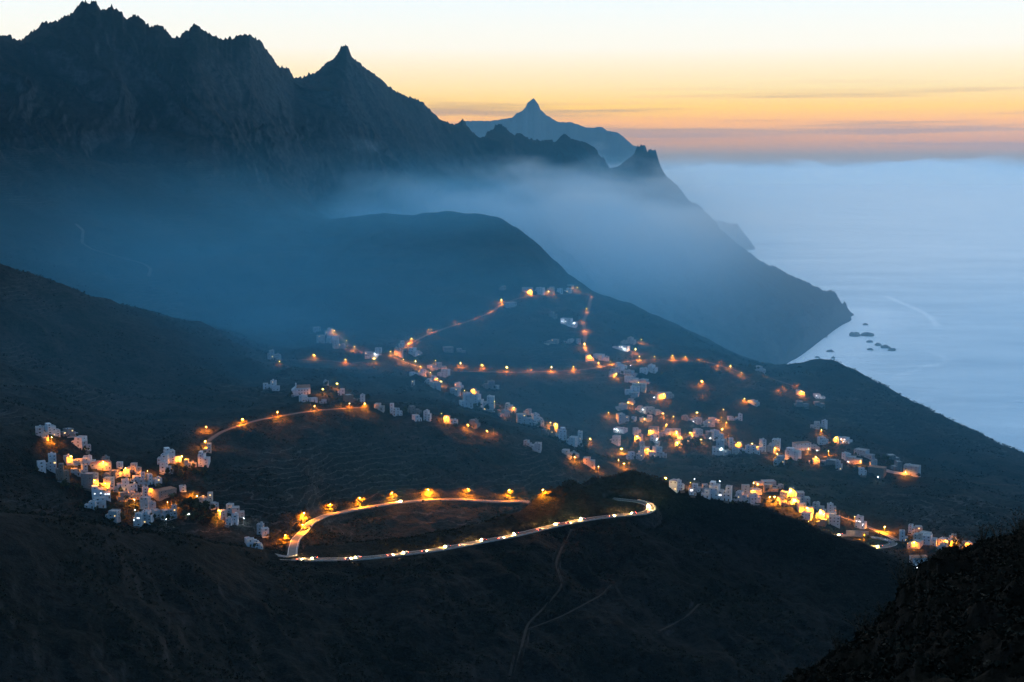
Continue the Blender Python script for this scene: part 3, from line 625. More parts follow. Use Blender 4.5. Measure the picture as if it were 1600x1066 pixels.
# ------------------------------------------------------------------ houses
ROWS = [
 ("in the left village's top group", 'houses of the left village', [(57, 667, 75, 684, 'o'), (75, 661, 95, 681, 'u'), (99, 670, 117, 682, 'g'), (112, 675, 123, 682, 'o'), (111, 683, 129, 698, ''), (129, 689, 142, 704, 'o')]),
 ("in the left village's upper row", 'houses of the left village', [(60, 709, 88, 737, 'b'), (88, 724, 109, 750, 's'), (104, 712, 129, 726, 'c'), (111, 726, 138, 742, 'o'), (130, 714, 148, 727, ''), (143, 720, 174, 735, 'ct'), (160, 714, 172, 720, 'g'), (182, 722, 191, 732, '')]),
 ("in the left village's middle row", 'houses of the left village', [(127, 739, 146, 764, 'g'), (147, 738, 155, 760, 'c'), (155, 746, 174, 761, 'c'), (158, 735, 181, 746, 'g'), (181, 734, 203, 745, 'c'), (199, 724, 213, 738, 'p'), (212, 730, 222, 740, 'p'), (205, 738, 227, 753, ''), (232, 740, 254, 757, '')]),
 ("in the left village's lower-middle row", 'houses of the left village', [(145, 760, 172, 780, 'wu'), (132, 777, 166, 794, 'b'), (172, 756, 184, 769, 'c'), (184, 750, 215, 767, ''), (184, 769, 200, 784, 'g'), (200, 768, 219, 780, 'p'), (215, 748, 231, 760, 'o'), (220, 762, 232, 776, ''), (232, 763, 245, 778, 'p'), (247, 762, 278, 778, 'gt')]),
 ("at the left village's bottom edge", 'houses of the left village', [(164, 798, 183, 813, 'o'), (208, 801, 221, 822, 'w'), (221, 798, 237, 818, 'b'), (218, 776, 244, 797, 'o'), (237, 797, 252, 809, 'o'), (251, 788, 277, 811, 'o')]),
 ("in the group above the left village", 'houses of the left village', [(246, 710, 262, 726, ''), (259, 699, 284, 724, 'u'), (249, 721, 270, 739, ''), (288, 718, 308, 730, 'c'), (309, 705, 326, 730, 'u'), (319, 693, 330, 707, 'c')]),
 ("at the left village's right end", 'houses of the left village', [(281, 759, 291, 769, ''), (305, 770, 332, 787, 'c'), (329, 786, 343, 796, 'o'), (344, 797, 356, 811, 'c'), (353, 787, 363, 802, ''), (363, 792, 382, 809, 'p'), (352, 803, 372, 820, '')]),
 ("beside the front road's left end", 'houses by the front road', [(386, 852, 412, 866, ''), (385, 840, 398, 853, ''), (396, 846, 410, 858, ''), (401, 818, 411, 835, 'o'), (410, 825, 421, 840, '')]),
 ("on the dark slope right of the left mountain", 'houses of the upper left hamlet', [(419, 547, 440, 563, 'o'), (411, 594, 431, 607, ''), (425, 603, 437, 611, '')]),
 ("in the stepped row under the mist", 'houses of the upper left hamlet', [(491, 511, 502, 519, 'o'), (497, 523, 517, 536, 'o'), (508, 513, 521, 524, ''), (514, 524, 531, 537, ''), (521, 531, 542, 545, 'o'), (570, 543, 596, 560, '')]),
 ("in the group around the church", 'houses round the small church', [(471, 617, 497, 628, ''), (500, 624, 511, 631, 'o'), (505, 595, 512, 602, 'o'), (528, 607, 539, 618, ''), (541, 616, 559, 629, 's'), (558, 617, 570, 630, ''), (584, 631, 599, 641, 'p'), (609, 629, 629, 649, ''), (638, 634, 660, 646, 'g'), (648, 641, 672, 658, 'b')]),
 ("where the two upper roads meet", 'houses of the ridge village', [(616, 543, 629, 556, 'p'), (624, 532, 633, 544, ''), (637, 543, 660, 555, ''), (693, 542, 709, 551, 'g'), (714, 545, 728, 551, 'g')]),
 ("at the top of the ridge street", 'houses of the ridge village', [(642, 577, 667, 588, ''), (642, 594, 647, 602, 'o'), (662, 587, 683, 599, ''), (666, 567, 698, 577, 'o'), (676, 597, 690, 609, 'o'), (683, 577, 701, 589, '')]),
 ("halfway down the ridge street", 'houses of the ridge village', [(702, 606, 716, 617, 'o'), (709, 598, 722, 608, ''), (719, 613, 740, 637, 'b'), (735, 608, 748, 618, 'c'), (738, 616, 753, 634, ''), (754, 618, 772, 641, ''), (781, 641, 798, 651, 'p'), (788, 630, 806, 644, 'cu'), (808, 646, 833, 663, 'o'), (817, 639, 827, 647, 'p'), (833, 646, 849, 660, '')]),
 ("at the lower end of the ridge", 'houses of the ridge village', [(831, 656, 851, 666, 'o'), (845, 664, 866, 681, 's'), (864, 661, 872, 673, 'c'), (868, 668, 886, 687, 'u'), (884, 673, 910, 696, ''), (877, 703, 905, 712, 'o'), (911, 715, 929, 729, 'p')]),
 ("scattered on the slope below the ridge", 'houses of the ridge village', [(693, 650, 708, 661, 'c'), (706, 656, 715, 664, ''), (732, 656, 747, 666, 'g'), (752, 595, 774, 606, 'g'), (769, 602, 778, 608, 'o'), (817, 688, 828, 696, 'o'), (827, 692, 845, 704, 'o')]),
 ("in the top hamlet by the hill crest", 'houses of the top hamlet', [(780, 447, 791, 454, 'g'), (790, 472, 809, 480, 'o'), (815, 449, 832, 458, 'o'), (832, 449, 849, 459, ''), (855, 448, 866, 456, 'o'), (868, 451, 880, 458, ''), (881, 450, 892, 457, ''), (886, 445, 898, 451, 'o')]),
 ("between the top hamlet and the crossing", 'houses of the top hamlet', [(857, 487, 870, 496, 'g'), (874, 497, 901, 510, 'w'), (849, 530, 871, 536, 'g'), (880, 530, 895, 536, 'o'), (902, 529, 908, 537, 'o')]),
 ("in the group above the road crossing", 'houses round the crossing', [(915, 555, 928, 564, 'c'), (926, 553, 942, 562, ''), (942, 557, 951, 564, ''), (955, 540, 982, 547, 'w'), (970, 527, 992, 538, 'p'), (999, 570, 1024, 583, '')]),
 ("in the cluster below the road crossing", 'houses round the crossing', [(951, 575, 961, 589, 'o'), (961, 573, 976, 584, ''), (965, 566, 981, 577, 'u'), (975, 579, 993, 588, 'o'), (976, 588, 998, 599, ''), (977, 604, 1000, 615, ''), (982, 613, 997, 621, 'o'), (987, 599, 1009, 610, 'c'), (997, 593, 1015, 601, 'o'), (1025, 613, 1040, 624, 'c'), (1040, 613, 1054, 622, 'o')]),
 ("in the upper part of the main village", 'houses of the main village', [(957, 669, 976, 677, 'w'), (965, 631, 982, 641, 'o'), (966, 646, 985, 661, 'o'), (980, 623, 990, 631, 'p'), (986, 651, 993, 658, ''), (992, 634, 1012, 643, 'o'), (1000, 649, 1020, 658, 'o'), (1008, 636, 1037, 647, 'c'), (952, 680, 967, 694, '')]),
 ("in the crowded centre of the main village", 'houses of the main village', [(990, 668, 1002, 679, ''), (990, 679, 1002, 690, 'p'), (1013, 666, 1028, 679, 'ct'), (1015, 679, 1027, 689, ''), (1029, 676, 1037, 683, 'p'), (1036, 670, 1048, 680, ''), (1047, 670, 1060, 680, 'p'), (1020, 687, 1030, 696, 'o'), (1054, 687, 1065, 699, 'c'), (1059, 679, 1067, 688, ''), (1071, 682, 1081, 691, 'o')]),
 ("at the main village's lower left corner", 'houses of the main village', [(980, 706, 993, 718, ''), (993, 709, 1005, 718, 'o'), (996, 697, 1007, 711, ''), (1000, 690, 1008, 698, 'o'), (1005, 698, 1018, 711, 'c'), (1018, 698, 1036, 713, ''), (1030, 707, 1041, 715, 'o')]),
 ("above the main village's centre", 'houses of the main village', [(1064, 649, 1075, 657, 'g'), (1074, 653, 1092, 660, 'o'), (1100, 653, 1127, 661, 'o'), (1095, 659, 1118, 667, 'o'), (1138, 647, 1160, 657, ''), (1167, 626, 1184, 633, 'o')]),
 ("right of the main village's centre", 'houses of the main village', [(1082, 671, 1099, 683, ''), (1101, 674, 1116, 686, 'g'), (1114, 672, 1131, 687, ''), (1113, 686, 1131, 712, 'b'), (1130, 685, 1139, 696, 'p'), (1139, 684, 1149, 701, ''), (1131, 700, 1152, 710, 'o'), (1150, 690, 1159, 701, 'c'), (1153, 696, 1173, 708, 'b'), (1173, 696, 1187, 709, '')]),
 ("at the main village's right end", 'houses of the main village', [(1185, 686, 1198, 706, ''), (1198, 696, 1209, 707, 'o'), (1201, 686, 1218, 701, ''), (1209, 712, 1226, 727, 'o'), (1225, 700, 1248, 720, 'u'), (1242, 690, 1269, 704, 't'), (1268, 696, 1281, 703, 'o')]),
 ("on the slope above the right end", 'houses on the right slope', [(1180, 572, 1198, 582, 'o'), (1241, 627, 1265, 636, 'g'), (1244, 610, 1257, 619, 'c'), (1266, 659, 1280, 670, 'o'), (1273, 616, 1290, 623, 'w'), (1273, 628, 1289, 636, 'g'), (1280, 656, 1290, 670, ''), (1280, 683, 1295, 695, ''), (1301, 682, 1311, 693, 'c'), (1311, 684, 1328, 693, 'w')]),
 ("in the row right of the main village", 'houses on the right slope', [(1264, 718, 1281, 725, 'c'), (1281, 718, 1305, 727, 'g'), (1305, 720, 1315, 734, 'o'), (1320, 708, 1335, 720, ''), (1323, 714, 1346, 725, 'p'), (1332, 703, 1364, 714, 'o'), (1342, 731, 1354, 743, ''), (1355, 728, 1381, 742, 'st'), (1360, 718, 1371, 729, 'o'), (1389, 711, 1406, 719, 'g'), (1396, 721, 1410, 736, 'g'), (1411, 727, 1435, 743, 'o')]),
 ("left in the lower right village", 'houses of the lower right village', [(1044, 750, 1070, 766, ''), (1077, 763, 1088, 774, 'w'), (1081, 756, 1094, 768, 'b'), (1094, 757, 1107, 767, 'p'), (1095, 765, 1110, 778, ''), (1107, 753, 1129, 780, 'wu'), (1130, 758, 1159, 783, ''), (1155, 773, 1171, 784, '')]),
 ("in the bright middle of the lower right village", 'houses of the lower right village', [(1159, 757, 1171, 775, 'c'), (1172, 765, 1192, 774, 'c'), (1172, 771, 1189, 787, ''), (1181, 752, 1214, 760, 'p'), (1194, 757, 1216, 769, 'g'), (1215, 757, 1225, 764, 'p'), (1218, 768, 1231, 778, 'o'), (1219, 777, 1231, 788, 'p'), (1233, 762, 1244, 776, 'c'), (1232, 778, 1249, 790, 'c'), (1244, 769, 1266, 786, 'o')]),
 ("at the lower right village's bottom end", 'houses of the lower right village', [(1248, 786, 1271, 801, 'c'), (1251, 801, 1267, 812, ''), (1269, 786, 1286, 798, 'o'), (1274, 796, 1298, 811, 'c'), (1275, 811, 1290, 822, 's'), (1293, 787, 1306, 801, ''), (1295, 801, 1312, 822, 'b'), (1335, 807, 1351, 826, 'w')]),
 ("in the last group above the near rock", 'houses above the near rock', [(1406, 829, 1418, 846, ''), (1419, 820, 1429, 833, ''), (1427, 823, 1441, 833, 'p'), (1426, 832, 1450, 844, 'c'), (1417, 845, 1437, 857, 'c'), (1441, 837, 1462, 852, ''), (1462, 850, 1478, 862, 'o'), (1465, 843, 1486, 853, 'c'), (1483, 835, 1493, 845, 'c'), (1493, 844, 1501, 853, 'o'), (1501, 848, 1519, 862, 'o'), (1426, 869, 1452, 885, 't'), (1426, 888, 1438, 900, 'w')]),
]
def win_mesh(name, glassm):
    m = MB()
    m.box(-.5, -.05, 0, -.42, .02, 1, 0); m.box(.42, -.05, 0, .5, .02, 1, 0)
    m.box(-.42, -.05, 0, .42, .02, .08, 0); m.box(-.42, -.05, .92, .42, .02, 1, 0)
    m.quad([(-.42, -.03, .08), (.42, -.03, .08), (.42, -.03, .92), (-.42, -.03, .92)], 1)
    return m.mesh(name, [M['frame'], glassm])
WIN = win_mesh('window', M['glass']); WINW = win_mesh('window', M['litwin']); WINY = win_mesh('window', M['litwarm'])
dm_ = MB(); dm_.box(-.5, -.06, 0, .5, .02, 1); DOOR = dm_.mesh('door', [M['wood']])
HOUSES = []
FOOT = []                       # footprints for keeping lamps and trees out of walls
COLN = {'': ('white', 'white'), 'o': ('offwhite', 'weathered white'), 'c': ('cream', 'lamp-lit cream'), 'p': ('pink', 'pinkish'), 'g': ('grey', 'dim grey'), 's': ('stone', 'dark stone')}
NUMW = ['one', 'two', 'three', 'four', 'five']
def house(x0, y0, x1, y1, fl, label, group, dmin=1150, hk=0):
    xc = (x0 + x1) / 2
    p = hit(xc, y1, dmin); d = math.hypot(p.x, p.y); sl = math.hypot(d, HC - p.z)
    w = max(3.2, (x1 - x0) * sl / FPX); h = max(2.8, (y1 - y0) * sl / FPX * .92)
    rr = random.Random(int(x0 * 131 + y0 * 7))
    yaw = -math.atan2(p.x, p.y) + rr.uniform(-.55, .55)
    w = w / (math.cos(yaw + math.atan2(p.x, p.y)) + .35 * abs(math.sin(yaw + math.atan2(p.x, p.y))))
    dep = min(max(w * rr.uniform(.65, .95), 4.5), 11)
    tile = 't' in fl; storeys = max(1, round(h / 3.2)) if not tile else max(1, round((h - 1.4) / 3.0))
    key = next((c for c in fl if c in 'ocpgs'), ''); mat = M[COLN[key][0]]
    up = 'u' in fl
    hw = h - (2.6 if up and h > 6.5 else 0) - (1.4 if tile else 0); hw = max(hw, 2.4)
    root = empty('house', p, yaw)
    big = 'wide' if w > 15 else ('narrow' if w < 7.5 else '')
    st_ = NUMW[min(storeys, 5) - 1] + '-storey '
    for parts in ((big, COLN[key][1], st_, ' with tiled roof' if tile else ''), (big, COLN[key][1], st_, ''), ('', COLN[key][1], st_, ''), ('', COLN[key][1], '', '')):
        lb = ' '.join(f"{parts[0]} {parts[1]} {parts[2]}house{parts[3]}, {label}".split())
        if len(lb.split()) <= 16: break
    tag(root, lb, 'house', group)
    hx = w / 2; z0 = -6.0
    xa, xb = -hx, hx; ann = None
    if not tile and w > 6.5 and rr.random() < .8:            # main block and a lower wing
        aw = w * rr.uniform(.26, .44); ah = max(2.5, hw * rr.uniform(.42, .74)); ay = rr.uniform(-1.6, 1.2)
        if rr.random() < .5: ann = (-hx, -hx + aw - .004, ah, ay); xa = -hx + aw
        else: ann = (hx - aw + .004, hx, ah, ay); xb = hx - aw
    def block(xa, xb, ya, yb, h_, parent, wname, rname):
        t = .25; m = MB(); m.box(xa, ya, z0, xb, yb, h_, skip='t')
        for a, b, c_, d_ in ((xa, ya, xb, ya + t), (xa, yb - t, xb, yb), (xa, ya + t, xa + t, yb - t), (xb - t, ya + t, xb, yb - t)):
            m.quad([(a, b, h_), (c_, b, h_), (c_, d_, h_), (a, d_, h_)])
        i = [(xa + t, ya + t), (xb - t, ya + t), (xb - t, yb - t), (xa + t, yb - t)]
        for k in range(4):
            a, b = i[k], i[(k + 1) % 4]; m.quad([(*b, h_ - .7), (*a, h_ - .7), (*a, h_), (*b, h_)])
        wo = m.build(wname, mat, parent)
        r = MB(); r.box(xa + t + .003, ya + t + .003, h_ - .75, xb - t - .003, yb - t - .003, h_ - .55)
        r.build(rname, M['roof'], parent if wname == 'wall' else wo); return wo
    def openings(xa, xb, y, h_, parent, st):
        sh = h_ / st; wd = xb - xa; n = max(1, int(wd / rr.uniform(2.8, 4.6))); lit = 'w' in fl
        if st * n > 12: n = max(1, 12 // st)
        for s in range(st):
            for k in range(n):
                if rr.random() < .3 and n > 1: continue
                x = xa + (k + .5) * wd / n + rr.uniform(-.35, .35); zb = s * sh + min(1.0, sh * .33) + rr.uniform(-.12, .12)
                ww, wh = rr.choice((.9, 1.1, 1.4, 2.0)), min(rr.choice((1.1, 1.35)), sh * .42)
                if s == 0 and k == n // 2 and rr.random() < .6:
                    inst('door', DOOR, parent, (x, y, .02), (0, 0, 0), (1.2, 1, min(2.1, h_ * .75))); continue
                me = WINW if lit and (s == st // 2) and k < 2 else (WINY if rr.random() < .045 else WIN)
                inst('window', me, parent, (x, y, zb), (0, 0, 0), (ww * (1.5 if me is WINW else 1), 1, wh))
    if tile:
        m = MB(); m.box(-hx, 0, z0, hx, dep, hw)
        r = MB(); ov = .35; rh = 1.5; rl = max(0, hx - dep / 2 + .1)
        e = [(-hx - ov, -ov, hw + .003), (hx + ov, -ov, hw + .003), (hx + ov, dep + ov, hw + .003), (-hx - ov, dep + ov, hw + .003)]
        t0, t1 = (-rl, dep / 2, hw + rh), (rl, dep / 2, hw + rh)
        r.quad([e[0], e[1], t1, t0]); r.quad([e[2], e[3], t0, t1]); r.quad([e[1], e[2], t1]); r.quad([e[3], e[0], t0]); r.quad(e[::-1])
        m.build('wall', mat, root); r.build('roof', M['tile'], root)
    else:
        block(xa, xb, 0, dep, hw, root, 'wall', 'roof'); wd = xb - xa
        if up:
            u = MB(); sg = rr.choice((-1, 1)); ux0 = xa + .36 if sg < 0 else xa + wd * .45; ux1 = ux0 + wd * .5
            u.box(ux0, dep * .25, hw - .549, ux1, dep - .36, hw + 2.5); uo = u.build('rooftop_room', mat, root)
            inst('window', WIN, uo, ((ux0 + ux1) / 2, dep * .25, hw + .6), (0, 0, 0), (1.5, 1, 1.0))
        elif rr.random() < .4 and wd > 5:
            u = MB(); ux = rr.uniform(xa + .6, xb - 2.6); u.box(ux, dep * .5, hw - .549, ux + 1.9, dep * .5 + 1.9, hw + 1.3); u.build('stair_hood', mat, root)
        if rr.random() < .3:
            u = MB(); ux = rr.uniform(xa + 1.0, xb - 1.0); u.tube([(ux, dep * .3, hw - .54), (ux, dep * .3, hw + .75)], .55, 10); u.build('water_tank', M[rr.choice(('tank', 'grey'))], root)
        if ann:
            ao = block(ann[0], ann[1], ann[3], dep * rr.uniform(.7, .95), ann[2], root, 'wing', 'roof')
            openings(ann[0], ann[1], ann[3], ann[2], ao, max(1, round(ann[2] / 3.2)))
    openings(xa, xb, 0, hw, root, storeys)
    side = 1 if (yaw + math.atan2(p.x, p.y)) < 0 else -1
    if dep > 5 and storeys < 4 and not (ann and (ann[0] < 0) == (side < 0)):
        for s in range(storeys):
            inst('window', WIN, root, (xb if side > 0 else xa, dep * rr.uniform(.35, .6), s * hw / storeys + .9), (0, 0, side * math.pi / 2), (1.2, 1, 1.2))
    if 'b' in fl and storeys > 1:
        for s in range(1, storeys):
            b = MB(); z = s * hw / storeys; x_0, x_1 = xa + (xb - xa) * .1, xb - (xb - xa) * .1
            b.box(x_0, -1.3, z - .15, x_1, -.003, z); b.box(x_0, -1.3, z, x_1, -1.18, z + .9); b.build('balcony', mat, root)
    elif rr.random() < .45:                                   # walled terrace in front
        b = MB(); td = rr.uniform(2.4, 4.0); y_ = min(0, ann[3] if ann else 0) - .004; x_0, x_1 = -hx + rr.uniform(0, .3) * w, hx - rr.uniform(0, .3) * w
        zt = -rr.uniform(.1, 1.2); b.box(x_0, y_ - td, zt - 6, x_1, y_, zt); b.box(x_0, y_ - td, zt, x_1, y_ - td + .2, zt + .9)
        b.build('terrace', M[rr.choice(('stone', 'concrete', 'grey'))], root)
    HOUSES.append((p, yaw, hx, label, x1 - x0))
    FOOT.append((p.x, p.y, yaw, hx, dep, p.z + hw))
    return root
def split_row(lst):
    out = []
    for x0, y0, x1, y1, fl in lst:
        if x1 - x0 >= 20 and not any(c in fl for c in 'twu') and len(lst) < 11:
            xm = x0 + (x1 - x0) * (.42 + .2 * ((x0 * 7) % 10) / 10)
            q = (y1 - y0) * .4
            if (x0 * 3 + y0) % 2 < 1: out += [(x0, y0, xm, y1, fl), (xm, y0 + q, x1, y1 + .5, fl.replace('b', ''))]
            else: out += [(x0, y0 + q, xm, y1 + .5, fl.replace('b', '')), (xm, y0, x1, y1, fl)]
        else: out.append((x0, y0, x1, y1, fl))
    return out
ROWS = [(a, b, split_row(c)) for a, b, c in ROWS]
print('HOUSES', sum(len(r[2]) for r in ROWS), max(len(r[2]) for r in ROWS))
def ordinal_rows():
    for phrase, group, lst in ROWS:
        o = sorted(range(len(lst)), key=lambda i: lst[i][0] + lst[i][2])
        for rank, i in enumerate(o):
            x0, y0, x1, y1, fl = lst[i]
            wd = 'leftmost' if rank == 0 else ('rightmost' if rank == len(o) - 1 else ORD[rank] + ' from left')
            house(x0, y0, x1, y1, fl, f"{wd} {phrase}", group, dmin=1330 if x0 > 860 else 1165)
ordinal_rows()

# the small church
def church():
    p = hit(474, 617, 1300); d = math.hypot(p.x, p.y); k = math.hypot(d, HC - p.z) / FPX
    yaw = -math.atan2(p.x, p.y) + .12; r = empty('church', p, yaw); tag(r, 'white church with pitched roof and small bell gable on its left', 'church')
    w, dep, h = 22 * k, 9.0, 11 * k; hx = w / 2
    m = MB(); m.box(-hx, 0, -5, hx, dep, h); m.quad([(-hx, 0, h), (-hx, dep / 2, h + 3), (-hx, dep, h)]); m.quad([(hx, 0, h), (hx, dep, h), (hx, dep / 2, h + 3)]); m.build('wall', M['white'], r)
    f = MB(); f.quad([(-hx - .2, -.3, h + .004), (hx + .2, -.3, h + .004), (hx + .2, dep / 2, h + 3.05), (-hx - .2, dep / 2, h + 3.05)]); f.quad([(hx + .2, dep + .3, h + .004), (-hx - .2, dep + .3, h + .004), (-hx - .2, dep / 2, h + 3.05), (hx + .2, dep / 2, h + 3.05)])
    f.build('roof', M['tile'], r)
    g = MB(); g.box(-hx - 4.5, 0, -5, -hx - .003, dep, h * .72)
    g.quad([(-hx - 4.5, 0, h * .72), (-hx - .003, 0, h * .72), (-hx - .003, 0, h + 1)]); g.quad([(-hx - 4.5, dep, h * .72), (-hx - .003, dep, h + 1), (-hx - .003, dep, h * .72)]); g.quad([(-hx - 4.5, 0, h * .72), (-hx - .003, 0, h + 1), (-hx - .003, dep, h + 1), (-hx - 4.5, dep, h * .72)]); g.build('side_aisle', M['white'], r)
    b = MB(); b.box(-hx - .8, 1, h - .5, -hx + .8, 2.2, h + 5.2); b.quad([(-hx - .8, 1, h + 5.2), (-hx + .8, 1, h + 5.2), (-hx, 1.6, h + 6.6)]); b.quad([(-hx + .8, 2.2, h + 5.2), (-hx - .8, 2.2, h + 5.2), (-hx, 1.6, h + 6.6)]); b.build('bell_gable', M['white'], r)
    for x in (-.6, -.2, .2, .6):
        for z in (1.2, 4.6): inst('window', WIN, r, (x * hx, 0, z), (0, 0, 0), (1.2, 1, 1.6))
    FOOT.append((p.x, p.y, yaw, hx, dep, p.z + h))
church()
# retaining wall lit by the lamp at the hairpin, and terrace walls
def wall_line(pts, h, th, mat, label, dmin=1300, cat='wall'):
    q = road_line(pts, 3, 2, 2, dmin=dmin); base = q[0]; root_co = []
    a = offset(q, -th); b = offset(q, th); n = len(q)
    co = np.concatenate([a - base + [0, 0, -2], b - base + [0, 0, -2], a - base + [0, 0, h], b - base + [0, 0, h]]); f = []
    for i in range(n - 1):
        f += [(2 * n + i, 3 * n + i, 3 * n + i + 1, 2 * n + i + 1), (i, 2 * n + i, 2 * n + i + 1, i + 1), (n + i, n + i + 1, 3 * n + i + 1, 3 * n + i)]
    f += [(0, n, 3 * n, 2 * n), (n - 1, 3 * n - 1, 4 * n - 1, 2 * n - 1)]
    o = link(bpy.data.objects.new('retaining_wall', grid_mesh('retaining_wall', co, np.array(f), [mat], False))); o.location = base
    return tag(o, label, cat)
wall_line([(1322, 838), (1335, 838), (1347, 839), (1357, 840)], 6.5, .3, M['concrete'], 'tall retaining wall lit orange inside the hairpin bend', 1440)
wall_line([(1381, 735), (1395, 740), (1405, 741), (1418, 743), (1434, 741)], 3, .25, M['white'], 'white yard wall round the last house on the right', 1600)
wall_line([(1214, 786), (1222, 789), (1232, 792), (1246, 794)], 3, .3, M['stone'], 'dark retaining wall under the bright middle houses', 1450)
wall_line([(104, 727), (113, 727), (122, 728)], 2.5, .25, M['concrete'], 'lamp-lit retaining wall in the upper left village', 1250)

# ------------------------------------------------------------------ street lamps
def inside(x, y, pad=.9):
    for fx, fy, yaw, hx, dep, zt in FOOT:
        dx, dy = x - fx, y - fy
        if abs(dx) > 30 or abs(dy) > 30: continue
        c, s = math.cos(-yaw), math.sin(-yaw); lx, ly = c * dx - s * dy, s * dx + c * dy
        if -hx - pad < lx < hx + pad and -pad < ly < dep + pad: return True
    return False
pm = MB(); pm.tube([(0, 0, -1), (0, 0, .96)], [.11, .06], 6); POLE = pm.mesh('pole', [M['metal']])
am = MB(); am.tube([(0, 0, 0), (0, -.3, .35), (0, -1.0, .5)], [.05, .045, .04], 5); ARM = am.mesh('arm', [M['metal']])
hm = MB(); hm.box(-.16, -1.5, .45, .16, -.8, .6); HEAD = hm.mesh('lamp_head', [M['metal']])
def bulb(mat, r=.17):                                      # strong lens facing down, fainter glass side
    m = MB(); m.tube([(0, -1.15, .449), (0, -1.15, .44 - r * .5), (0, -1.15, .44 - r * .9)], [r * .8, r, r * .98], 10, 1, cap=False)
    m.quad([(r * .98 * math.cos(-2 * math.pi * q / 10), -1.15 + r * .98 * math.sin(-2 * math.pi * q / 10), .44 - r * .9) for q in range(10)], 0)
    return m.mesh('bulb', [M[mat], M[mat + '_side']])
BULB = {'o': bulb('sodium'), 'y': bulb('warmlamp'), 'w': bulb('whitelamp', .17), 'B': bulb('warmlamp', .34), 's': bulb('sodium', .085)}
BULB['o'] = bulb('sodium', .17); BULB['L'] = bulb('roadlamp', .22)
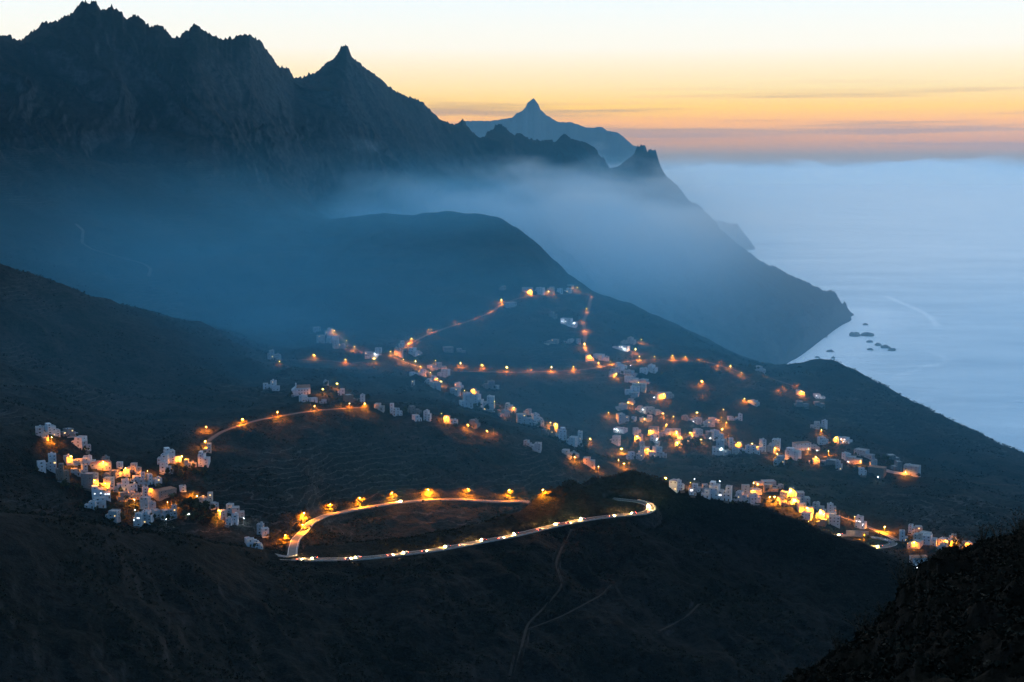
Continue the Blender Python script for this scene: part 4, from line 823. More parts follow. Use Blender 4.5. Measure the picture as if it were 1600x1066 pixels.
LAMPS = [
 ('in the left village', [(81, 683, 'o'), (111, 713, 'y'), (161, 721, 'y'), (196, 731, 'y'), (231, 736, 'o'), (148, 746, 'y'), (165, 755, 'y'), (190, 765, 'y'), (210, 781, 'y'), (189, 799, 's'), (262, 785, 'y'), (275, 783, 's'), (211, 797, 'w'), (260, 812, 'w'), (235, 764, 's')]),
 ('around the group above the left village', [(284, 713, 'y'), (322, 667, 'o'), (321, 690, 'y'), (300, 719, 's')]),
 ("at the left village's right end", [(297, 769, 's'), (301, 770, 'o'), (308, 775, 'y'), (342, 796, 'y'), (381, 810, 'w'), (295, 803, 'w')]),
 ('along the curved road behind the front hill', [(446, 836, 'o'), (473, 820, 'o'), (475, 802, 'o'), (516, 788, 'o'), (562, 778, 'o'), (613, 770, 'o'), (669, 765, 'o'), (731, 764, 'o'), (796, 766, 'o'), (848, 765, 'o')]),
 ('along the slanting road below the church', [(379, 655, 'o'), (434, 644, 'o'), (492, 634, 'o'), (546, 631, 'y'), (570, 631, 'y')]),
 ('among the houses round the church', [(504, 608, 'y'), (527, 600, 'o'), (533, 629, 's'), (485, 625, 's')]),
 ('in the stepped row under the mist', [(523, 517, 'y'), (541, 532, 'y'), (554, 542, 'o'), (584, 560, 'o'), (587, 553, 'w')]),
 ('along the level road under the stepped row', [(437, 564, 's'), (491, 555, 'o'), (540, 562, 'o')]),
 ('on the left part of the ridge street', [(611, 549, 'o'), (619, 551, 's'), (630, 561, 'o'), (649, 565, 'y'), (657, 573, 'o'), (674, 582, 'y'), (684, 592, 's'), (689, 596, 'y'), (726, 611, 's'), (739, 609, 'y'), (773, 627, 'o')]),
 ('on the lower part of the ridge street', [(803, 637, 'y'), (792, 648, 's'), (859, 660, 'y'), (868, 663, 'y'), (885, 678, 's'), (922, 686, 'y'), (898, 714, 'y'), (906, 717, 's'), (935, 729, 'y')]),
 ('in the gully below the ridge houses', [(690, 647, 's'), (697, 652, 'y'), (731, 664, 'o'), (761, 673, 's'), (771, 670, 's')]),
 ('along the level road across the terraces', [(681, 564, 'o'), (698, 573, 's'), (719, 567, 'o'), (753, 571, 'o'), (792, 574, 'o'), (827, 574, 'o'), (861, 574, 'o'), (896, 573, 'o')]),
 ('along the road climbing to the top hamlet', [(643, 529, 'o'), (638, 536, 'o'), (672, 512, 'o'), (714, 500, 's'), (746, 492, 's'), (768, 482, 's'), (784, 469, 'o')]),
 ('in the top hamlet', [(828, 455, 'o'), (857, 455, 'y'), (866, 458, 's'), (901, 449, 'y'), (922, 457, 's')]),
 ('down the steep road right of the top hamlet', [(917, 482, 's'), (909, 498, 's'), (914, 512, 'o'), (913, 537, 'o'), (880, 500, 'w'), (897, 502, 'w')]),
 ('at the road crossing', [(922, 556, 'y'), (935, 567, 'y'), (955, 563, 'y'), (980, 559, 's'), (993, 546, 'o'), (1002, 531, 'y'), (975, 544, 'w'), (984, 543, 'w')]),
 ('along the road right of the crossing', [(999, 558, 'o'), (1022, 557, 's'), (1050, 557, 'o'), (1071, 557, 'o'), (1093, 558, 'o'), (1121, 570, 's'), (1127, 563, 's'), (1141, 572, 'y'), (1158, 582, 'y'), (1195, 582, 's')]),
 ('in the cluster below the crossing', [(963, 585, 'y'), (985, 571, 'w'), (998, 597, 'y'), (1020, 607, 's'), (1037, 617, 'o'), (1028, 616, 's'), (1022, 621, 'w')]),
 ('in the upper part of the main village', [(951, 645, 'y'), (982, 629, 'y'), (1004, 640, 'w'), (1036, 646, 'y'), (1007, 655, 'y'), (965, 672, 'w'), (1041, 664, 'o'), (1052, 652, 's')]),
 ("in the main village's crowded centre", [(995, 682, 'y'), (1016, 673, 'y'), (1057, 676, 'B'), (1027, 684, 'w'), (1013, 702, 'y'), (1058, 692, 'y'), (1064, 683, 's'), (1078, 676, 'y'), (1095, 687, 'y')]),
 ("at the main village's lower left corner", [(971, 701, 'B'), (967, 719, 'y'), (975, 724, 'o'), (985, 718, 's'), (983, 720, 's')]),
 ("above the main village's right half", [(1089, 644, 'o'), (1130, 640, 's'), (1133, 657, 's'), (1127, 653, 's'), (1128, 671, 'y'), (1138, 678, 's'), (1134, 660, 'o'), (1083, 659, 'w')]),
 ("at the main village's right end", [(1148, 688, 's'), (1153, 692, 'y'), (1175, 693, 'y'), (1212, 700, 'y'), (1214, 709, 'y'), (1110, 685, 'w'), (1127, 701, 'w')]),
 ('on the slope above the right end', [(1096, 596, 'o'), (1097, 614, 's'), (1163, 623, 'y'), (1226, 602, 's'), (1217, 608, 's'), (1245, 598, 's'), (1253, 611, 'y'), (1280, 619, 'w'), (1283, 672, 'y'), (1306, 684, 'y'), (1318, 690, 'w')]),
 ('in the row right of the main village', [(1263, 702, 'y'), (1276, 704, 'w'), (1295, 705, 'o'), (1275, 714, 'y'), (1344, 721, 'y'), (1372, 745, 'w'), (1415, 738, 'y'), (1325, 721, 'w')]),
 ('left in the lower right village', [(1040, 747, 'B'), (1078, 754, 'y'), (1085, 748, 'w'), (1124, 752, 'w')]),
 ('in the bright middle of the lower right village', [(1168, 758, 'y'), (1177, 754, 'y'), (1184, 757, 'y'), (1177, 767, 'y'), (1210, 776, 'B'), (1202, 777, 'y'), (1235, 766, 'B'), (1241, 781, 'B')]),
 ("at the lower right village's bottom end", [(1261, 794, 'B'), (1282, 799, 'B'), (1288, 803, 'y'), (1281, 785, 'w'), (1312, 798, 's'), (1325, 808, 's'), (1335, 807, 'y'), (1263, 816, 's')]),
 ('around the hairpin bend', [(1351, 836, 'o'), (1382, 823, 'o'), (1347, 821, 'w')]),
 ('in the last group above the near rock', [(1438, 833, 'y'), (1428, 847, 'y'), (1477, 845, 'y'), (1490, 846, 'y'), (1496, 838, 's'), (1512, 847, 's'), (1430, 892, 'w')]),
]
LBASE = []
GROUPL = {'w': 'white', 's': 'small orange', 'o': 'orange', 'y': 'bright amber', 'B': 'brightest starry'}
for phrase, lst in LAMPS:
    lst = sorted(lst)
    for rank, (a, b, kd) in enumerate(lst):
        dmin = 1360 if a > 870 else 1165
        p = hit(a, b + 9, dmin); sl = math.hypot(math.hypot(p.x, p.y), HC - p.z)
        p = hit(a, b + 6.5 * FPX / sl, dmin); d = math.hypot(p.x, p.y)
        az, te = ray(a, b); x, y = p.x, p.y
        for _ in range(60):
            if not inside(x, y - 0): break
            d -= .5; x, y = math.sin(az) * d, math.cos(az) * d
        g = zat(x, y); zb = HC + te * d; h = min(max(zb - g, 3.2), 9.5)
        o = empty('street_lamp', (x, y, g), -az)
        wd = 'leftmost' if rank == 0 else ('rightmost' if rank == len(lst) - 1 else ORD[rank] + ' from left')
        tag(o, f"{GROUPL[kd]} street lamp, {wd} {phrase}", 'street lamp', 'lit street lamps of the valley')
        hh = h - .3
        inst('pole', POLE, o, (0, 1.15, 0), (0, 0, 0), (1, 1, hh)); inst('arm', ARM, o, (0, 1.15, hh - .06))
        vs = random.Random(int(a * 3 + b)).uniform(.78, 1.2); hd = inst('lamp_head', HEAD, o, (0, 1.15, hh - .06)); inst('bulb', BULB['L' if ('curved' in phrase or 'hairpin' in phrase) and kd == 'o' else kd], hd, (0, 1.15 * (vs - 1), -.44 * (vs - 1)), (0, 0, 0), (vs, vs, vs))
        LBASE.append((x, y, g, kd, phrase, rank, len(lst), az))

# ------------------------------------------------------------------ cars
def car_meshes(paint):
    b = MB()
    prof = [(-2.1, .35), (-2.15, .75), (-1.95, .95), (-1.1, 1.02), (-.5, 1.45), (.9, 1.48), (1.6, 1.05), (2.05, .98), (2.15, .7), (2.1, .35)]
    hw = .86
    n = len(prof); i0 = len(b.v)
    for s in (-1, 1):
        for y, z in prof: b.v.append((s * hw * (.86 if z > 1.2 else 1), y, z))
    b.f.append(tuple(range(n))); b.m.append(0); b.f.append(tuple(range(2 * n - 1, n - 1, -1))); b.m.append(0)
    for k in range(n):
        k2 = (k + 1) % n; b.f.append((k2, k, n + k, n + k2)); b.m.append(1 if k in (3, 5) else 0)
    body = b.mesh('body', [paint, M['glass']])
    s = MB()
    for sx in (-1, 1): s.quad([(sx * .83, -.7, 1.06), (sx * .83, 1.2, 1.06), (sx * .755, .85, 1.4), (sx * .755, -.45, 1.4)][::sx])
    return body, s.mesh('side_window', [M['glass']])
wm = MB(); wm.tube([(-.1, 0, 0), (.1, 0, 0)], .33, 12); WHEEL = wm.mesh('wheel', [M['rubber']])
lm = MB(); lm.box(-.17, -.04, -.09, .17, .04, .09); LIGHTH = lm.mesh('headlight', [M['head']]); LIGHTT = lm.mesh('tail_light', [M['tail']]); LIGHTO = lm.mesh('headlight', [M['glass']])
CARS = {k: car_meshes(M['car' + k]) for k in ('silver', 'white_', 'dark', 'red', 'blue')}
def car(x, y, z, yaw, k, label, group, on=True):
    o = empty('car', (x, y, z), yaw); tag(o, label, 'car', group)
    inst('body', CARS[k][0], o); inst('side_window', CARS[k][1], o)
    for sx in (-1, 1):
        for sy in (-1.3, 1.3): inst('wheel', WHEEL, o, (sx * .78, sy, .33))
        inst('headlight', LIGHTH if on else LIGHTO, o, (sx * .6, -2.17, .72)); inst('tail_light', LIGHTT if on else LIGHTO, o, (sx * .62, 2.16, .8))
def on_road(key, frac, lane, rev=False):
    Q = RD[key]; s = np.concatenate([[0], np.cumsum(np.linalg.norm(np.diff(Q[:, :2], axis=0), axis=1))]); t = s[-1] * frac
    i = int(np.clip(np.searchsorted(s, t), 1, len(s) - 2)); q = offset(Q, lane)[i]; v = Q[i + 1] - Q[i - 1]
    if rev: v = -v
    return q[0], q[1], q[2] + .06, math.atan2(v[1], v[0]) + math.pi / 2
kinds = ['silver', 'white_', 'dark', 'red', 'blue']
nfr = 20
for i in range(nfr):
    f_ = .05 + .86 * i / (nfr - 1) + random.uniform(-.019, .019); rev = i % 2 == 1
    x, y, z, yw = on_road('front', f_, -1.9 if rev else 1.9, rev)
    k = kinds[(i * 2) % 5]; wd = 'leftmost' if i == 0 else ('rightmost' if i == nfr - 1 else ORD[i] + ' from left')
    car(x, y, z, yw, k, f"{k.strip('_')} car with headlights on, {wd} along the front road", 'cars driving along the front road')
x, y, z, yw = on_road('lit', .9, 1.8); car(x, y, z, yw, 'white_', 'white car at the far end of the lamp-lit road', 'cars on the lamp-lit road', False)
x, y, z, yw = on_road('lit', .55, -1.8, True); car(x, y, z, yw, 'dark', 'dark car with lights on in the middle of lamp-lit road', 'cars on the lamp-lit road')
for i, (fr, ln, k) in enumerate(((.42, 3.2, 'silver'), (.47, 3.2, 'dark'), (.52, 3.2, 'white_'), (.57, 3.2, 'blue'), (.88, 2.8, 'silver'), (.95, 2.8, 'white_'))):
    x, y, z, yw = on_road('bend', fr, ln); car(x, y, z, yw, k, ['silver car parked first on the outside of the hairpin', 'dark car parked second on the outside of hairpin', 'white car parked at the apex of the hairpin', 'blue car parked just past the hairpin apex', 'silver car parked at the lower leg of hairpin', 'white car parked at the end of hairpin lower leg'][i], 'cars parked round the hairpin', False)
x, y, z, yw = on_road('bend', .2, -1.9, True); car(x, y, z, yw, 'silver', 'silver car with headlights on entering the hairpin', 'cars driving round the hairpin')
x, y, z, yw = on_road('bend', .72, 1.9); car(x, y, z, yw, 'dark', 'dark car with headlights on leaving the hairpin', 'cars driving round the hairpin')

# ------------------------------------------------------------------ trees
def crown_mesh(name, rad, hgt, n, leaf, seed, mat, z0=0):
    r = np.random.default_rng(seed); lobes = [(r.normal(0, .42, 3) * [rad, rad, hgt * .5], r.uniform(.35, .75)) for _ in range(7)]
    co = []; f = []
    for i in range(n):
        c, s = lobes[r.integers(0, 7)]; v = r.normal(0, 1, 3); v /= np.linalg.norm(v); p = c + v * s * np.array([rad * .6, rad * .6, hgt * .36]) * r.uniform(.6, 1) ** .5
        p[2] += hgt * .55 + z0
        a = r.normal(0, 1, 3); a /= np.linalg.norm(a); b = np.cross(a, r.normal(0, 1, 3)); b /= np.linalg.norm(b) + 1e-9
        l = leaf * r.uniform(.5, 1.3); k = len(co); co += [p - a * l, p + b * l * .6, p + a * l, p - b * l * .6]; f.append((k, k + 1, k + 2, k + 3))
    return grid_mesh(name, np.array(co), np.array(f), [mat], False)
TR = [crown_mesh('crown', 2.4, 3.6, 420, .55, s, M['leaf'], 1.0) for s in range(4)]
BU = [crown_mesh('foliage', 1.5, 1.9, 260, .42, 20 + s, M['dryleaf']) for s in range(4)]
def trunk_mesh(seed):
    r = random.Random(seed); m = MB(); m.tube([(0, 0, -.8), (.05, 0, 1.2), (.1, .1, 2.6)], [.2, .15, .08], 6)
    for k in range(4):
        a = r.uniform(0, 6.28); m.tube([(.05, 0, 1.2 + .2 * k), (.6 * math.cos(a), .6 * math.sin(a), 2.2 + .2 * k), (1.2 * math.cos(a), 1.2 * math.sin(a), 3.0 + .2 * k)], [.08, .05, .02], 5)
    return m.mesh('trunk', [M['bark']])
TK = [trunk_mesh(s) for s in range(3)]
def tree(a, b, hpx, label, group='trees among the houses', dmin=1165):
    p = hit(a, b, dmin); sl = math.hypot(math.hypot(p.x, p.y), HC - p.z); s = hpx * sl / FPX / 4.6
    o = empty('tree', p, random.uniform(0, 6)); tag(o, label, 'tree', group)
    inst('crown', random.choice(TR), o, (0, 0, 0), (0, 0, 0), (s, s, s)); inst('trunk', random.choice(TK), o, (0, 0, 0), (0, 0, 0), (s, s, s))
def frond_crown(seed, R0=3.4):
    r = random.Random(seed); co = []; f = []
    for k in range(26):
        a = k * 2.39996 + r.uniform(-.2, .2); up = r.uniform(-.3, 1.1); prev = None; L_ = R0 * r.uniform(.8, 1.1)
        for j in range(7):
            t = j / 6; rr_ = L_ * t * math.cos(up * (1 - t) * .6); z = L_ * (math.sin(up) * t - .75 * t * t)
            wv = .42 * math.sin(math.pi * min(t + .12, 1)) + .03
            c = (rr_ * math.cos(a), rr_ * math.sin(a), z); n_ = (-math.sin(a) * wv, math.cos(a) * wv)
            i = len(co); co += [(c[0] - n_[0], c[1] - n_[1], c[2] - wv * .5), c, (c[0] + n_[0], c[1] + n_[1], c[2] - wv * .5)]
            if prev is not None: f += [(prev, prev + 1, i + 1, i), (prev + 1, prev + 2, i + 2, i + 1)]
            prev = i
    return grid_mesh('fronds', np.array(co), np.array(f), [M['leaf']], False)
FR = [frond_crown(s) for s in range(2)]
def palm(a, b, hpx, label):
    p = hit(a, b, 1165); sl = math.hypot(math.hypot(p.x, p.y), HC - p.z); h = hpx * sl / FPX - 2.2
    o = empty('palm_tree', p, random.uniform(0, 6)); tag(o, label, 'palm tree', 'palms of the left village')
    m = MB(); m.tube([(0, 0, -1), (.15, 0, h * .5), (.1, .1, h)], [.38, .26, .24], 8); m.build('trunk', M['bark'], o)
    inst('fronds', random.choice(FR), o, (.1, .1, h), (0, 0, 0), (1.25, 1.25, 1.25))
for a, b, h, l in ((199, 803, 30, 'tallest dark palm in front of the left village'), (190, 806, 22, 'shorter palm left of the tallest one'), (248, 778, 24, 'palm standing among houses in the left village centre'), (268, 790, 20, 'palm above the lamp-lit yard in left village'), (299, 784, 19, 'palm beside the lamps at left village right end'), (306, 788, 15, 'small palm right of the lamp pair'), (1192, 577, 12, 'palm-like tree silhouetted against the sea')):
    palm(a, b, h, l)
TREES = [
 ('below the group above the left village', [(262, 742, 10), (275, 738, 11), (290, 741, 12), (305, 742, 10), (318, 742, 9), (283, 748, 12)]),
 ("on the bank at the left village's right end", [(284, 800, 17), (296, 797, 18), (308, 800, 19), (320, 803, 18), (290, 812, 15), (304, 814, 14), (330, 812, 12), (316, 818, 13)]),
 ('at the lower edge of the left village', [(190, 815, 12), (176, 800, 9), (240, 814, 11), (262, 815, 10), (150, 800, 8), (100, 764, 14), (120, 768, 11), (90, 700, 9)]),
 ('beside the church houses', [(520, 622, 9), (512, 612, 8), (574, 628, 11), (600, 640, 8), (560, 634, 9), (632, 644, 9), (575, 640, 8), (454, 622, 9)]),
 ('among the ridge houses', [(650, 596, 11), (658, 600, 10), (700, 596, 8), (760, 642, 10), (776, 646, 11), (800, 656, 9), (820, 662, 9), (842, 668, 8), (914, 700, 13), (870, 690, 8), (916, 708, 11)]),
 ('among the main village houses', [(1080, 700, 15), (1070, 698, 12), (1090, 702, 13), (1046, 690, 10), (1036, 692, 9), (1160, 712, 8), (1235, 726, 11), (1250, 728, 9), (975, 690, 11), (985, 698, 9), (1060, 704, 9), (1220, 730, 8)]),
 ('around the top of the right slope', [(1172, 578, 9), (1178, 581, 10), (1100, 585, 6), (1112, 586, 7), (1124, 588, 8), (1088, 586, 6), (1136, 587, 6)]),
 ('in front of the lower right village', [(1137, 782, 15), (1145, 784, 12), (1196, 788, 9), (1208, 790, 8), (1243, 793, 8), (1352, 846, 10), (1358, 846, 9), (1460, 864, 8), (1410, 856, 9)]),
 ('right of the row beyond the main village', [(1372, 722, 11), (1382, 724, 13), (1388, 730, 11), (1300, 700, 9), (1314, 704, 8), (1340, 738, 8), (1330, 736, 8)]),
]
for phrase, lst in TREES:
    o_ = sorted(lst)
    for r_, (a, b, h) in enumerate(o_):
        wd = 'leftmost' if r_ == 0 else ('rightmost' if r_ == len(o_) - 1 else ORD[r_] + ' from left')
        tree(a, b, h, f"dark leafy tree, {wd} {phrase}", dmin=1380 if a > 870 else 1165)
for (p, yaw, hx, lb, wpx) in HOUSES:
    rr = random.Random(int(p.x * 7 + p.y))
    if rr.random() > .38: continue
    sd = rr.choice((-1, 1)); lx, ly = sd * (hx + rr.uniform(1.2, 2.5)) * rr.choice((.5, 1)), -rr.uniform(2.5, 5)
    x, y = p.x + lx * math.cos(yaw) - ly * math.sin(yaw), p.y + lx * math.sin(yaw) + ly * math.cos(yaw)
    if inside(x, y, 1.0): continue
    o = empty('tree', (x, y, zat(x, y)), rr.uniform(0, 6)); tag(o, f"tree by house {lb}", 'tree', 'trees beside houses')
    sc_ = rr.uniform(.65, 1.25); inst('crown', rr.choice(TR), o, (0, 0, 0), (0, 0, 0), (sc_, sc_, sc_)); inst('trunk', rr.choice(TK), o, (0, 0, 0), (0, 0, 0), (sc_, sc_, sc_))
# bushes caught in the lamp light
nb = 0
for (x, y, g, kd, phrase, rank, nn, az) in LBASE:
    if kd == 'w' or not any(s in phrase for s in ('curved road', 'slanting', 'level road', 'climbing', 'steep road', 'right of the crossing', 'slope above')): continue
    rr = random.Random(int(x * 13)); wd = 'leftmost' if rank == 0 else ('rightmost' if rank == nn - 1 else ORD[rank])
    for q, (side, word) in enumerate(((-1, 'left'), (1, 'right'))):
        s = rr.uniform(1.5, 2.6) if 'curved' in phrase else rr.uniform(1.1, 1.9)
        dx = side * rr.uniform(1.6, 4.0); dy = rr.uniform(2.0, 4.5)
        bx = x + dx * math.cos(az) + dy * math.sin(az); by = y - dx * math.sin(az) + dy * math.cos(az)
        if inside(bx, by, 1.5): continue
        o = inst('bush', rr.choice(BU), None, (bx, by, zat(bx, by) - .2), (0, 0, rr.uniform(0, 6)), (s, s, s * rr.uniform(.8, 1.2)))
        tag(o, f"dry bush {word} of {wd} lamp {phrase}", 'bush', 'dry bushes lit by street lamps')

# ------------------------------------------------------------------ scrub as ground cover
def scatter(name, pts, smin, smax, mat, label, leaves=7, seed=3):
    r = np.random.default_rng(seed); n = len(pts); s = r.uniform(smin, smax, n)
    P = np.repeat(pts, leaves, 0); S = np.repeat(s, leaves)[:, None]; N_ = len(P)
    c = P + r.normal(0, .38, (N_, 3)) * S * [1, 1, .55] + [0, 0, 1] * S * .28
    a = r.normal(0, 1, (N_, 3)); a[:, 2] = np.abs(a[:, 2]); a /= np.linalg.norm(a, axis=1)[:, None]
    b = np.cross(a, r.normal(0, 1, (N_, 3))); b /= np.linalg.norm(b, axis=1)[:, None] + 1e-9
    l = S * r.uniform(.3, .7, (N_, 1))
    co = np.stack([c - a * l, c + b * l * .55, c + a * l, c - b * l * .55], 1).reshape(-1, 3)
    f = np.arange(N_ * 4).reshape(-1, 4)
    return tag(link(bpy.data.objects.new(name, grid_mesh(name, co, f, [mat], False))), label, 'scrub', kind='stuff')
def clear(pts, pad=2.0):
    ok = np.ones(len(pts), bool)
    for k, q in list(RD.items()) + list(PATHS.items()):
        hw = HALF.get(k, 1.2) + pad
        lo = q.min(0) - hw; hi = q.max(0) + hw
        m = np.where((pts[:, 0] > lo[0]) & (pts[:, 0] < hi[0]) & (pts[:, 1] > lo[1]) & (pts[:, 1] < hi[1]))[0]
        for ch in np.array_split(m, max(1, len(m) // 2000)):
            if len(ch): ok[ch] &= np.min(np.hypot(pts[ch, None, 0] - q[None, :, 0], pts[ch, None, 1] - q[None, :, 1]), 1) > hw
    return pts[ok]
def sample(n, d0, d1, a0=-20.5, a1=20.5, thr=-.1, sc_=60):
    a = R(a0) + rng.random(n) * R(a1 - a0); d = np.sqrt(rng.random(n) * (d1 * d1 - d0 * d0) + d0 * d0)
    i = np.clip(np.searchsorted(AZ, a) - 1, 0, NC - 2); j = np.clip(np.searchsorted(DD, d) - 1, 0, NR - 2)
    p = np.stack([np.sin(a) * d, np.cos(a) * d, Z[i, j]], 1)
    m = fbm(p[:, 0] / sc_, p[:, 1] / sc_, 3) > thr
    return clear(p[m])
scatter('scrub', sample(46000, 820, 1420), .7, 2.0, M['scrub'], 'low dark scrub covering the front hill', 7)
scatter('scrub', sample(60000, 1400, 2500, thr=.0), .8, 2.6, M['scrub'], 'low scrub dotted over the valley slopes', 5, 5)
pp = []
for _ in range(15000):
    a = R(random.uniform(9.5, 21)); d = random.uniform(34, 92)
    pp.append((math.sin(a) * d, math.cos(a) * d, zat2(math.sin(a) * d, math.cos(a) * d)))
scatter('scrub', np.array(pp), .04, .20, M['nearscrub'], 'tufted scrub on the near black slope', 9, 8)
# twiggy shrubs standing on the edge of the near slope
def shrub_meshes(seed, h):
    r = random.Random(seed); m = MB(); tips = []
    for k in range(11):
        a = r.uniform(0, 6.28); t = r.uniform(.15, .9); p = Vector((0, 0, -.1)); v = Vector((math.cos(a) * t, math.sin(a) * t, 1)).normalized(); pts = [p]
        for j in range(4):
            v = (v + Vector((r.uniform(-.35, .35), r.uniform(-.35, .35), r.uniform(-.1, .3)))).normalized(); p = p + v * h / 4 * r.uniform(.8, 1.1); pts.append(p)
            tips.append(p)
            q = p + (v + Vector((r.uniform(-.9, .9), r.uniform(-.9, .9), r.uniform(-.3, .5)))).normalized() * h * .2; m.tube([p, q], [.008, .004], 4, cap=False); tips.append(q)
        m.tube(pts, [.024, .018, .013, .009, .005], 5, cap=False)
    co = []; rn = np.random.default_rng(seed)
    for p in tips:
        for _ in range(6):
            c = np.array(p) + rn.normal(0, .05, 3) * h; a = rn.normal(0, 1, 3); a /= np.linalg.norm(a); b = np.cross(a, rn.normal(0, 1, 3)); b /= np.linalg.norm(b); l = rn.uniform(.02, .055) * h
            co += [c - a * l, c + b * l * .4, c + a * l, c - b * l * .4]
    return m.mesh('branches', [M['bark']]), grid_mesh('leaves', np.array(co), np.arange(len(co)).reshape(-1, 4), [M['scrub']], False)
SHM = [shrub_meshes(s, 1.0) for s in range(4)]
shr = [(1268, 1058, .55, 'lowest'), (1348, 1000, 1.0, 'large twiggy'), (1362, 994, .7, 'small'), (1385, 962, .7, 'squat'), (1412, 915, 1.1, 'tall bristly'), (1423, 912, .9, 'leaning'), (1446, 886, .6, 'tiny'), (1487, 864, .8, 'thin branched'), (1496, 864, .6, 'sparse'), (1533, 852, .7, 'round'), (1560, 846, .8, 'wiry'), (1591, 836, 1.0, 'topmost spiky'), (1597, 834, .7, 'dense'), (1310, 1030, .6, 'crooked'), (1390, 960, .5, 'stunted')]
shr.sort()
for i, (a, b, s, w) in enumerate(shr):
    az, te = ray(a, b); aa, dd_, _ = fl_arrays(NG[2]); d = float(np.interp(az, aa, dd_)) - .6
    x, y = math.sin(az) * d, math.cos(az) * d
    o = empty('shrub', (x, y, zat2(x, y) - .05), i * 1.3)
    wd = 'leftmost' if i == 0 else ('rightmost' if i == len(shr) - 1 else ORD[i] + ' from left')
    tag(o, f"{w} black shrub, {wd} along the near slope's edge", 'shrub', 'shrubs on the near slope')
    k = SHM[i % 4]; ss = s * 1.25
    inst('branches', k[0], o, (0, 0, 0), (0, 0, 0), (ss, ss, ss)); inst('leaves', k[1], o, (0, 0, 0), (0, 0, 0), (ss, ss, ss))

# ------------------------------------------------------------------ air: even haze, and the fog lying in the valley
def volume_box(name, lo, hi, label):
    m = MB(); m.box(*lo, *hi); o = m.build(name, [bpy.data.materials.new(name)])
    mt = o.data.materials[0]; mt.use_nodes = True; nt = mt.node_tree; nt.nodes.remove(nt.nodes['Principled BSDF'])
    v = nt.nodes.new('ShaderNodeVolumePrincipled'); nt.links.new(v.outputs[0], nt.nodes['Material Output'].inputs['Volume'])
    return tag(o, label, 'haze' if name == 'haze' else 'fog', kind='stuff'), nt, v, mt
HAZE_D = 0.85e-5
o, nt, v, mt = volume_box('haze', (-26000, -9000, -13), (26000, 28800, 1065), 'thin blue evening haze filling the whole valley')
v.inputs['Color'].default_value = (.28, .72, 1.0, 1); v.inputs['Density'].default_value = HAZE_D; v.inputs['Anisotropy'].default_value = .1
FOG_D = 8.0e-3
o, nt, v, mt = volume_box('fog', (-3400, 1250, -8), (4200, 9200, 1040), 'bank of pale fog filling the valley below the range')
N = nt.nodes.new; L = nt.links.new
geo = N('ShaderNodeNewGeometry'); sp_ = N('ShaderNodeSeparateXYZ'); L(geo.outputs['Position'], sp_.inputs[0])
def mth(op, a, b=None, c=None):
    n = N('ShaderNodeMath'); n.operation = op
    for i, q in enumerate((a, b, c)):
        if q is None: continue
        if isinstance(q, (int, float)): n.inputs[i].default_value = q
        else: L(q, n.inputs[i])
    return n.outputs[0]
def mr(f, a, b, c=0., d=1., smooth=True):
    n = N('ShaderNodeMapRange'); n.interpolation_type = 'SMOOTHSTEP' if smooth else 'LINEAR'; L(f, n.inputs[0])
    for i, q in enumerate((a, b, c, d)): n.inputs[i + 1].default_value = q
    return n.outputs[0]
mp = N('ShaderNodeMapping'); L(geo.outputs['Position'], mp.inputs[0]); mp.inputs['Scale'].default_value = (.0017, .0026, .005)
nz = N('ShaderNodeTexNoise'); nz.inputs['Scale'].default_value = 1.0; nz.inputs['Detail'].default_value = 5; nz.inputs['Roughness'].default_value = .55; L(mp.outputs[0], nz.inputs['Vector'])
Xc, Yc, Zc = sp_.outputs
top = mth('MULTIPLY_ADD', nz.outputs['Fac'], 560., 262.)                       # wavy top near 505 m
rel = mth('SUBTRACT', top, Zc)
mp2 = N('ShaderNodeMapping'); L(geo.outputs['Position'], mp2.inputs[0]); mp2.inputs['Scale'].default_value = (.0046, .0046, .011)
nz2 = N('ShaderNodeTexNoise'); nz2.inputs['Scale'].default_value = 1.0; nz2.inputs['Detail'].default_value = 3; L(mp2.outputs[0], nz2.inputs['Vector'])
rel = mth('ADD', rel, mth('MULTIPLY_ADD', nz2.outputs['Fac'], 300., -150.))
f1 = mr(rel, -10., 95.)
body = mth('MULTIPLY', mr(Zc, 200., 440., .13, 1.), mr(Xc, 150., 760., 1., .085))
ydep = mr(Yc, 2200., 3400., .0, .34)
late = mr(Yc, 2700., 3700., .55, 1.)
left = mr(Xc, -1100., -250., .06, 1.)
rim = mth('MULTIPLY', mr(Xc, 3000., 4150., 1., 0.), mth('MULTIPLY', mr(Yc, 7600., 9150., 1., 0.), mr(Xc, -3350., -2600.)))
dens = mth('MULTIPLY', mth('MULTIPLY', f1, body), mth('MULTIPLY', mth('MULTIPLY', ydep, left), mth('MULTIPLY', rim, late)))
upper = mth('MULTIPLY', mth('MULTIPLY', rim, mr(Yc, 1500., 3000.)), mr(Zc, 700., 1030., 7.0e-5, 3.0e-5))
lm = mth('MULTIPLY', mth('MULTIPLY', mr(Xc, 550., -350.), mr(Yc, 1250., 2250.)), mth('MULTIPLY', mr(Zc, 260., 650., 1., 0.), mr(Yc, 2900., 3600., 1., .2)))
lm = mth('MULTIPLY', lm, mr(nz.outputs['Fac'], .36, .64, 3.5e-4, 1.75e-3))                          # blue mist in the upper left valley
vm = mth('MULTIPLY', mth('MULTIPLY', mr(Yc, 1260., 2200., .5, 1.), mr(Zc, 330., 460., 1., .0)), mth('MULTIPLY', rim, mr(Yc, 2500., 3000., 2.4e-4, 0.)))
L(mth('ADD', mth('ADD', lm, vm), mth('MULTIPLY_ADD', dens, FOG_D, upper)), v.inputs['Density'])


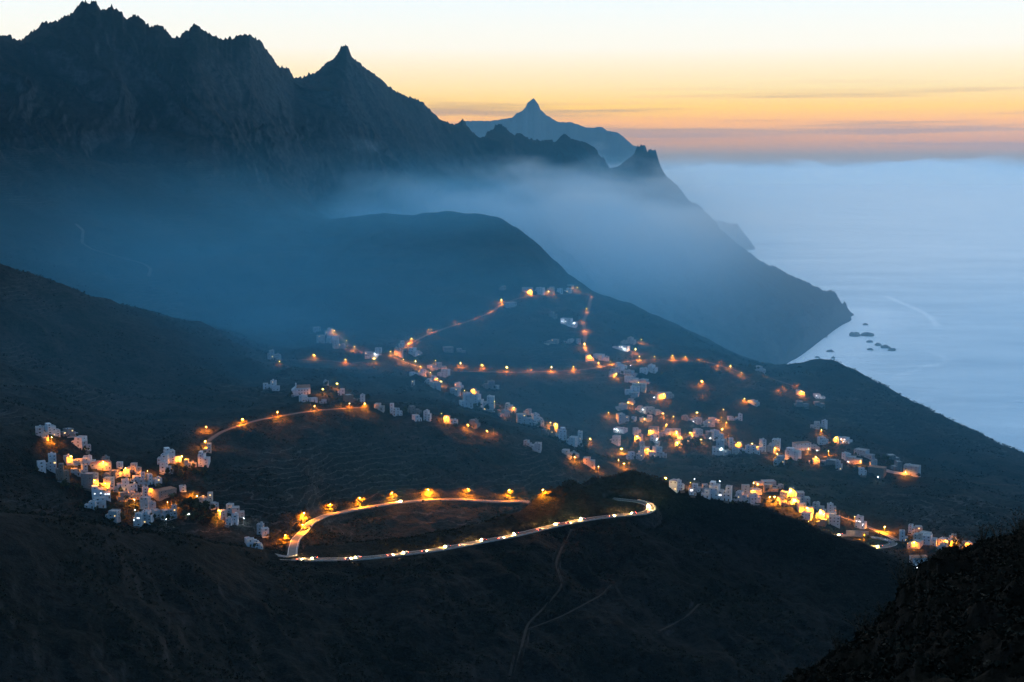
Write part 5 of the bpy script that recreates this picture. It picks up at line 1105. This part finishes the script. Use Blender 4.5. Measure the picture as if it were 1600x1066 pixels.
mxc = N('ShaderNodeMix'); mxc.data_type = 'RGBA'; L(mth('MAXIMUM', mr(Yc, 4800., 6500., 0., .55), mth('MULTIPLY', mr(rel, -30., 60.), mth('MULTIPLY', mr(Yc, 2600., 3600.), mr(Xc, -900., 0.)))), mxc.inputs[0])
mxc.inputs[6].default_value = (.16, .66, 1.0, 1); mxc.inputs[7].default_value = (.95, .98, 1.0, 1); L(mxc.outputs[2], v.inputs['Color']); v.inputs['Anisotropy'].default_value = .35
# the low cloud bank lying on the sea at the horizon
o, nt, v, mt = volume_box('cloud', (-40000, 28850, -700), (40000, 47000, 640), 'long low bank of cloud on the sea horizon')
o['category'] = 'cloud'
N = nt.nodes.new; L = nt.links.new
geo = N('ShaderNodeNewGeometry'); sp_ = N('ShaderNodeSeparateXYZ'); L(geo.outputs['Position'], sp_.inputs[0])
Xc, Yc, Zc = sp_.outputs
mp = N('ShaderNodeMapping'); L(geo.outputs['Position'], mp.inputs[0]); mp.inputs['Scale'].default_value = (.00055, .00006, .0)
nz = N('ShaderNodeTexNoise'); nz.inputs['Scale'].default_value = 1.0; nz.inputs['Detail'].default_value = 4; L(mp.outputs[0], nz.inputs['Vector'])
rel = mth('SUBTRACT', mth('MULTIPLY_ADD', nz.outputs['Fac'], 1800., -640.), Zc)
L(mth('MULTIPLY', mth('MULTIPLY', mr(rel, -10., 60.), mth('MULTIPLY', mr(Yc, 28850., 30500., .35, 1.), mr(Yc, 40000., 46500., 1., 0.))), 4.5e-4), v.inputs['Density'])
v.inputs['Color'].default_value = (.97, .985, 1.0, 1); v.inputs['Anisotropy'].default_value = .3

# ------------------------------------------------------------------ dusk sky and afterglow
w = bpy.data.worlds.new('World'); sc.world = w; w.use_nodes = True
nt = w.node_tree; N = nt.nodes.new; L = nt.links.new
bg = nt.nodes['Background']
tc = N('ShaderNodeTexCoord'); sp_ = N('ShaderNodeSeparateXYZ'); L(tc.outputs['Generated'], sp_.inputs[0])
Xc, Yc, Zc = sp_.outputs
def ramp(f, stops, mulv):
    r = N('ShaderNodeValToRGB'); L(f, r.inputs[0]); cr = r.color_ramp
    while len(cr.elements) < len(stops): cr.elements.new(.5)
    for e, (p, c) in zip(cr.elements, stops): e.position = p; e.color = (*[q / mulv for q in c], 1)
    return r.outputs[0]
e_low = mr(Zc, 0., .16, 0., 1., False)
def el(deg): return math.sin(R(deg)) / .16
LOW = ramp(e_low, [(0, (.46, .29, .14)), (el(.6), (1.08, .40, .0)), (el(1.35), (1.66, .68, .0)), (el(1.85), (1.64, .88, .0)), (el(2.65), (1.46, 1.02, .36)), (el(4.2), (1.22, 1.12, .92)), (el(6.0), (1.0, 1.06, 1.05)), (1, (.92, 1.03, 1.10))], 2.0)
e_hi = mr(Zc, .16, 1., 0., 1., False)
HIGH = ramp(e_hi, [(0, (.92, 1.03, 1.10)), (.12, (1.95, 1.98, 1.92)), (.28, (1.6, 1.75, 1.85)), (.48, (.74, .98, 1.22)), (1, (.24, .45, .74))], 2.0)
COOL = ramp(mr(Zc, 0., 1., 0., 1., False), [(0, (.12, .30, .52)), (.2, (.12, .32, .60)), (.5, (.14, .36, .68)), (1, (.24, .45, .74))], 2.0)
def mixc(f, a, b):
    x = N('ShaderNodeMix'); x.data_type = 'RGBA'; L(f, x.inputs[0]); L(a, x.inputs[6]); L(b, x.inputs[7]); return x.outputs[2]
glow_side = mixc(mr(Zc, .12, .2), LOW, HIGH)
azf = mth('ADD', mth('MULTIPLY', Yc, .99), mth('MULTIPLY', Xc, .12))
sky = mixc(mr(azf, -.1, .85), COOL, glow_side)
# thin cloud streaks low over the sea
mp = N('ShaderNodeMapping'); L(tc.outputs['Generated'], mp.inputs[0]); mp.inputs['Scale'].default_value = (2.2, 2.2, 75)
nz = N('ShaderNodeTexNoise'); nz.inputs['Scale'].default_value = 2.0; nz.inputs['Detail'].default_value = 6; L(mp.outputs[0], nz.inputs['Vector'])
cl = mth('MULTIPLY', mr(nz.outputs['Fac'], .5, .72), mth('MULTIPLY', mr(Zc, .0, .006), mr(Zc, .028, .055, 1., 0.)))
cl = mth('MULTIPLY', cl, .72)
cc = N('ShaderNodeRGB'); cc.outputs[0].default_value = (.62 / 2, .31 / 2, .12 / 2, 1)
sky = mixc(cl, sky, cc.outputs[0])
below = N('ShaderNodeRGB'); below.outputs[0].default_value = (.15, .22, .30, 1)
sky = mixc(mr(Zc, -.012, .0, 1., 0.), sky, below.outputs[0])
L(sky, bg.inputs['Color']); bg.inputs['Strength'].default_value = 2.0
sun = bpy.data.lights.new('afterglow', 'SUN'); sun.energy = .12; sun.angle = R(30); sun.color = (1, .62, .32)
so = bpy.data.objects.new('afterglow', sun); col.objects.link(so); so.rotation_euler = (R(86), 0, R(180 - 5))

# ------------------------------------------------------------------ render
sc.view_settings.view_transform = 'Standard'; sc.view_settings.look = 'None'; sc.view_settings.exposure = 0; sc.view_settings.gamma = 1
c = sc.cycles
c.use_denoising = True
c.max_bounces = 6; c.diffuse_bounces = 2; c.glossy_bounces = 2; c.volume_bounces = 5; c.transmission_bounces = 1
c.sample_clamp_indirect = 4; c.sample_clamp_direct = 0
c.volume_step_rate = 1.0; c.volume_max_steps = 256
c.use_light_tree = True
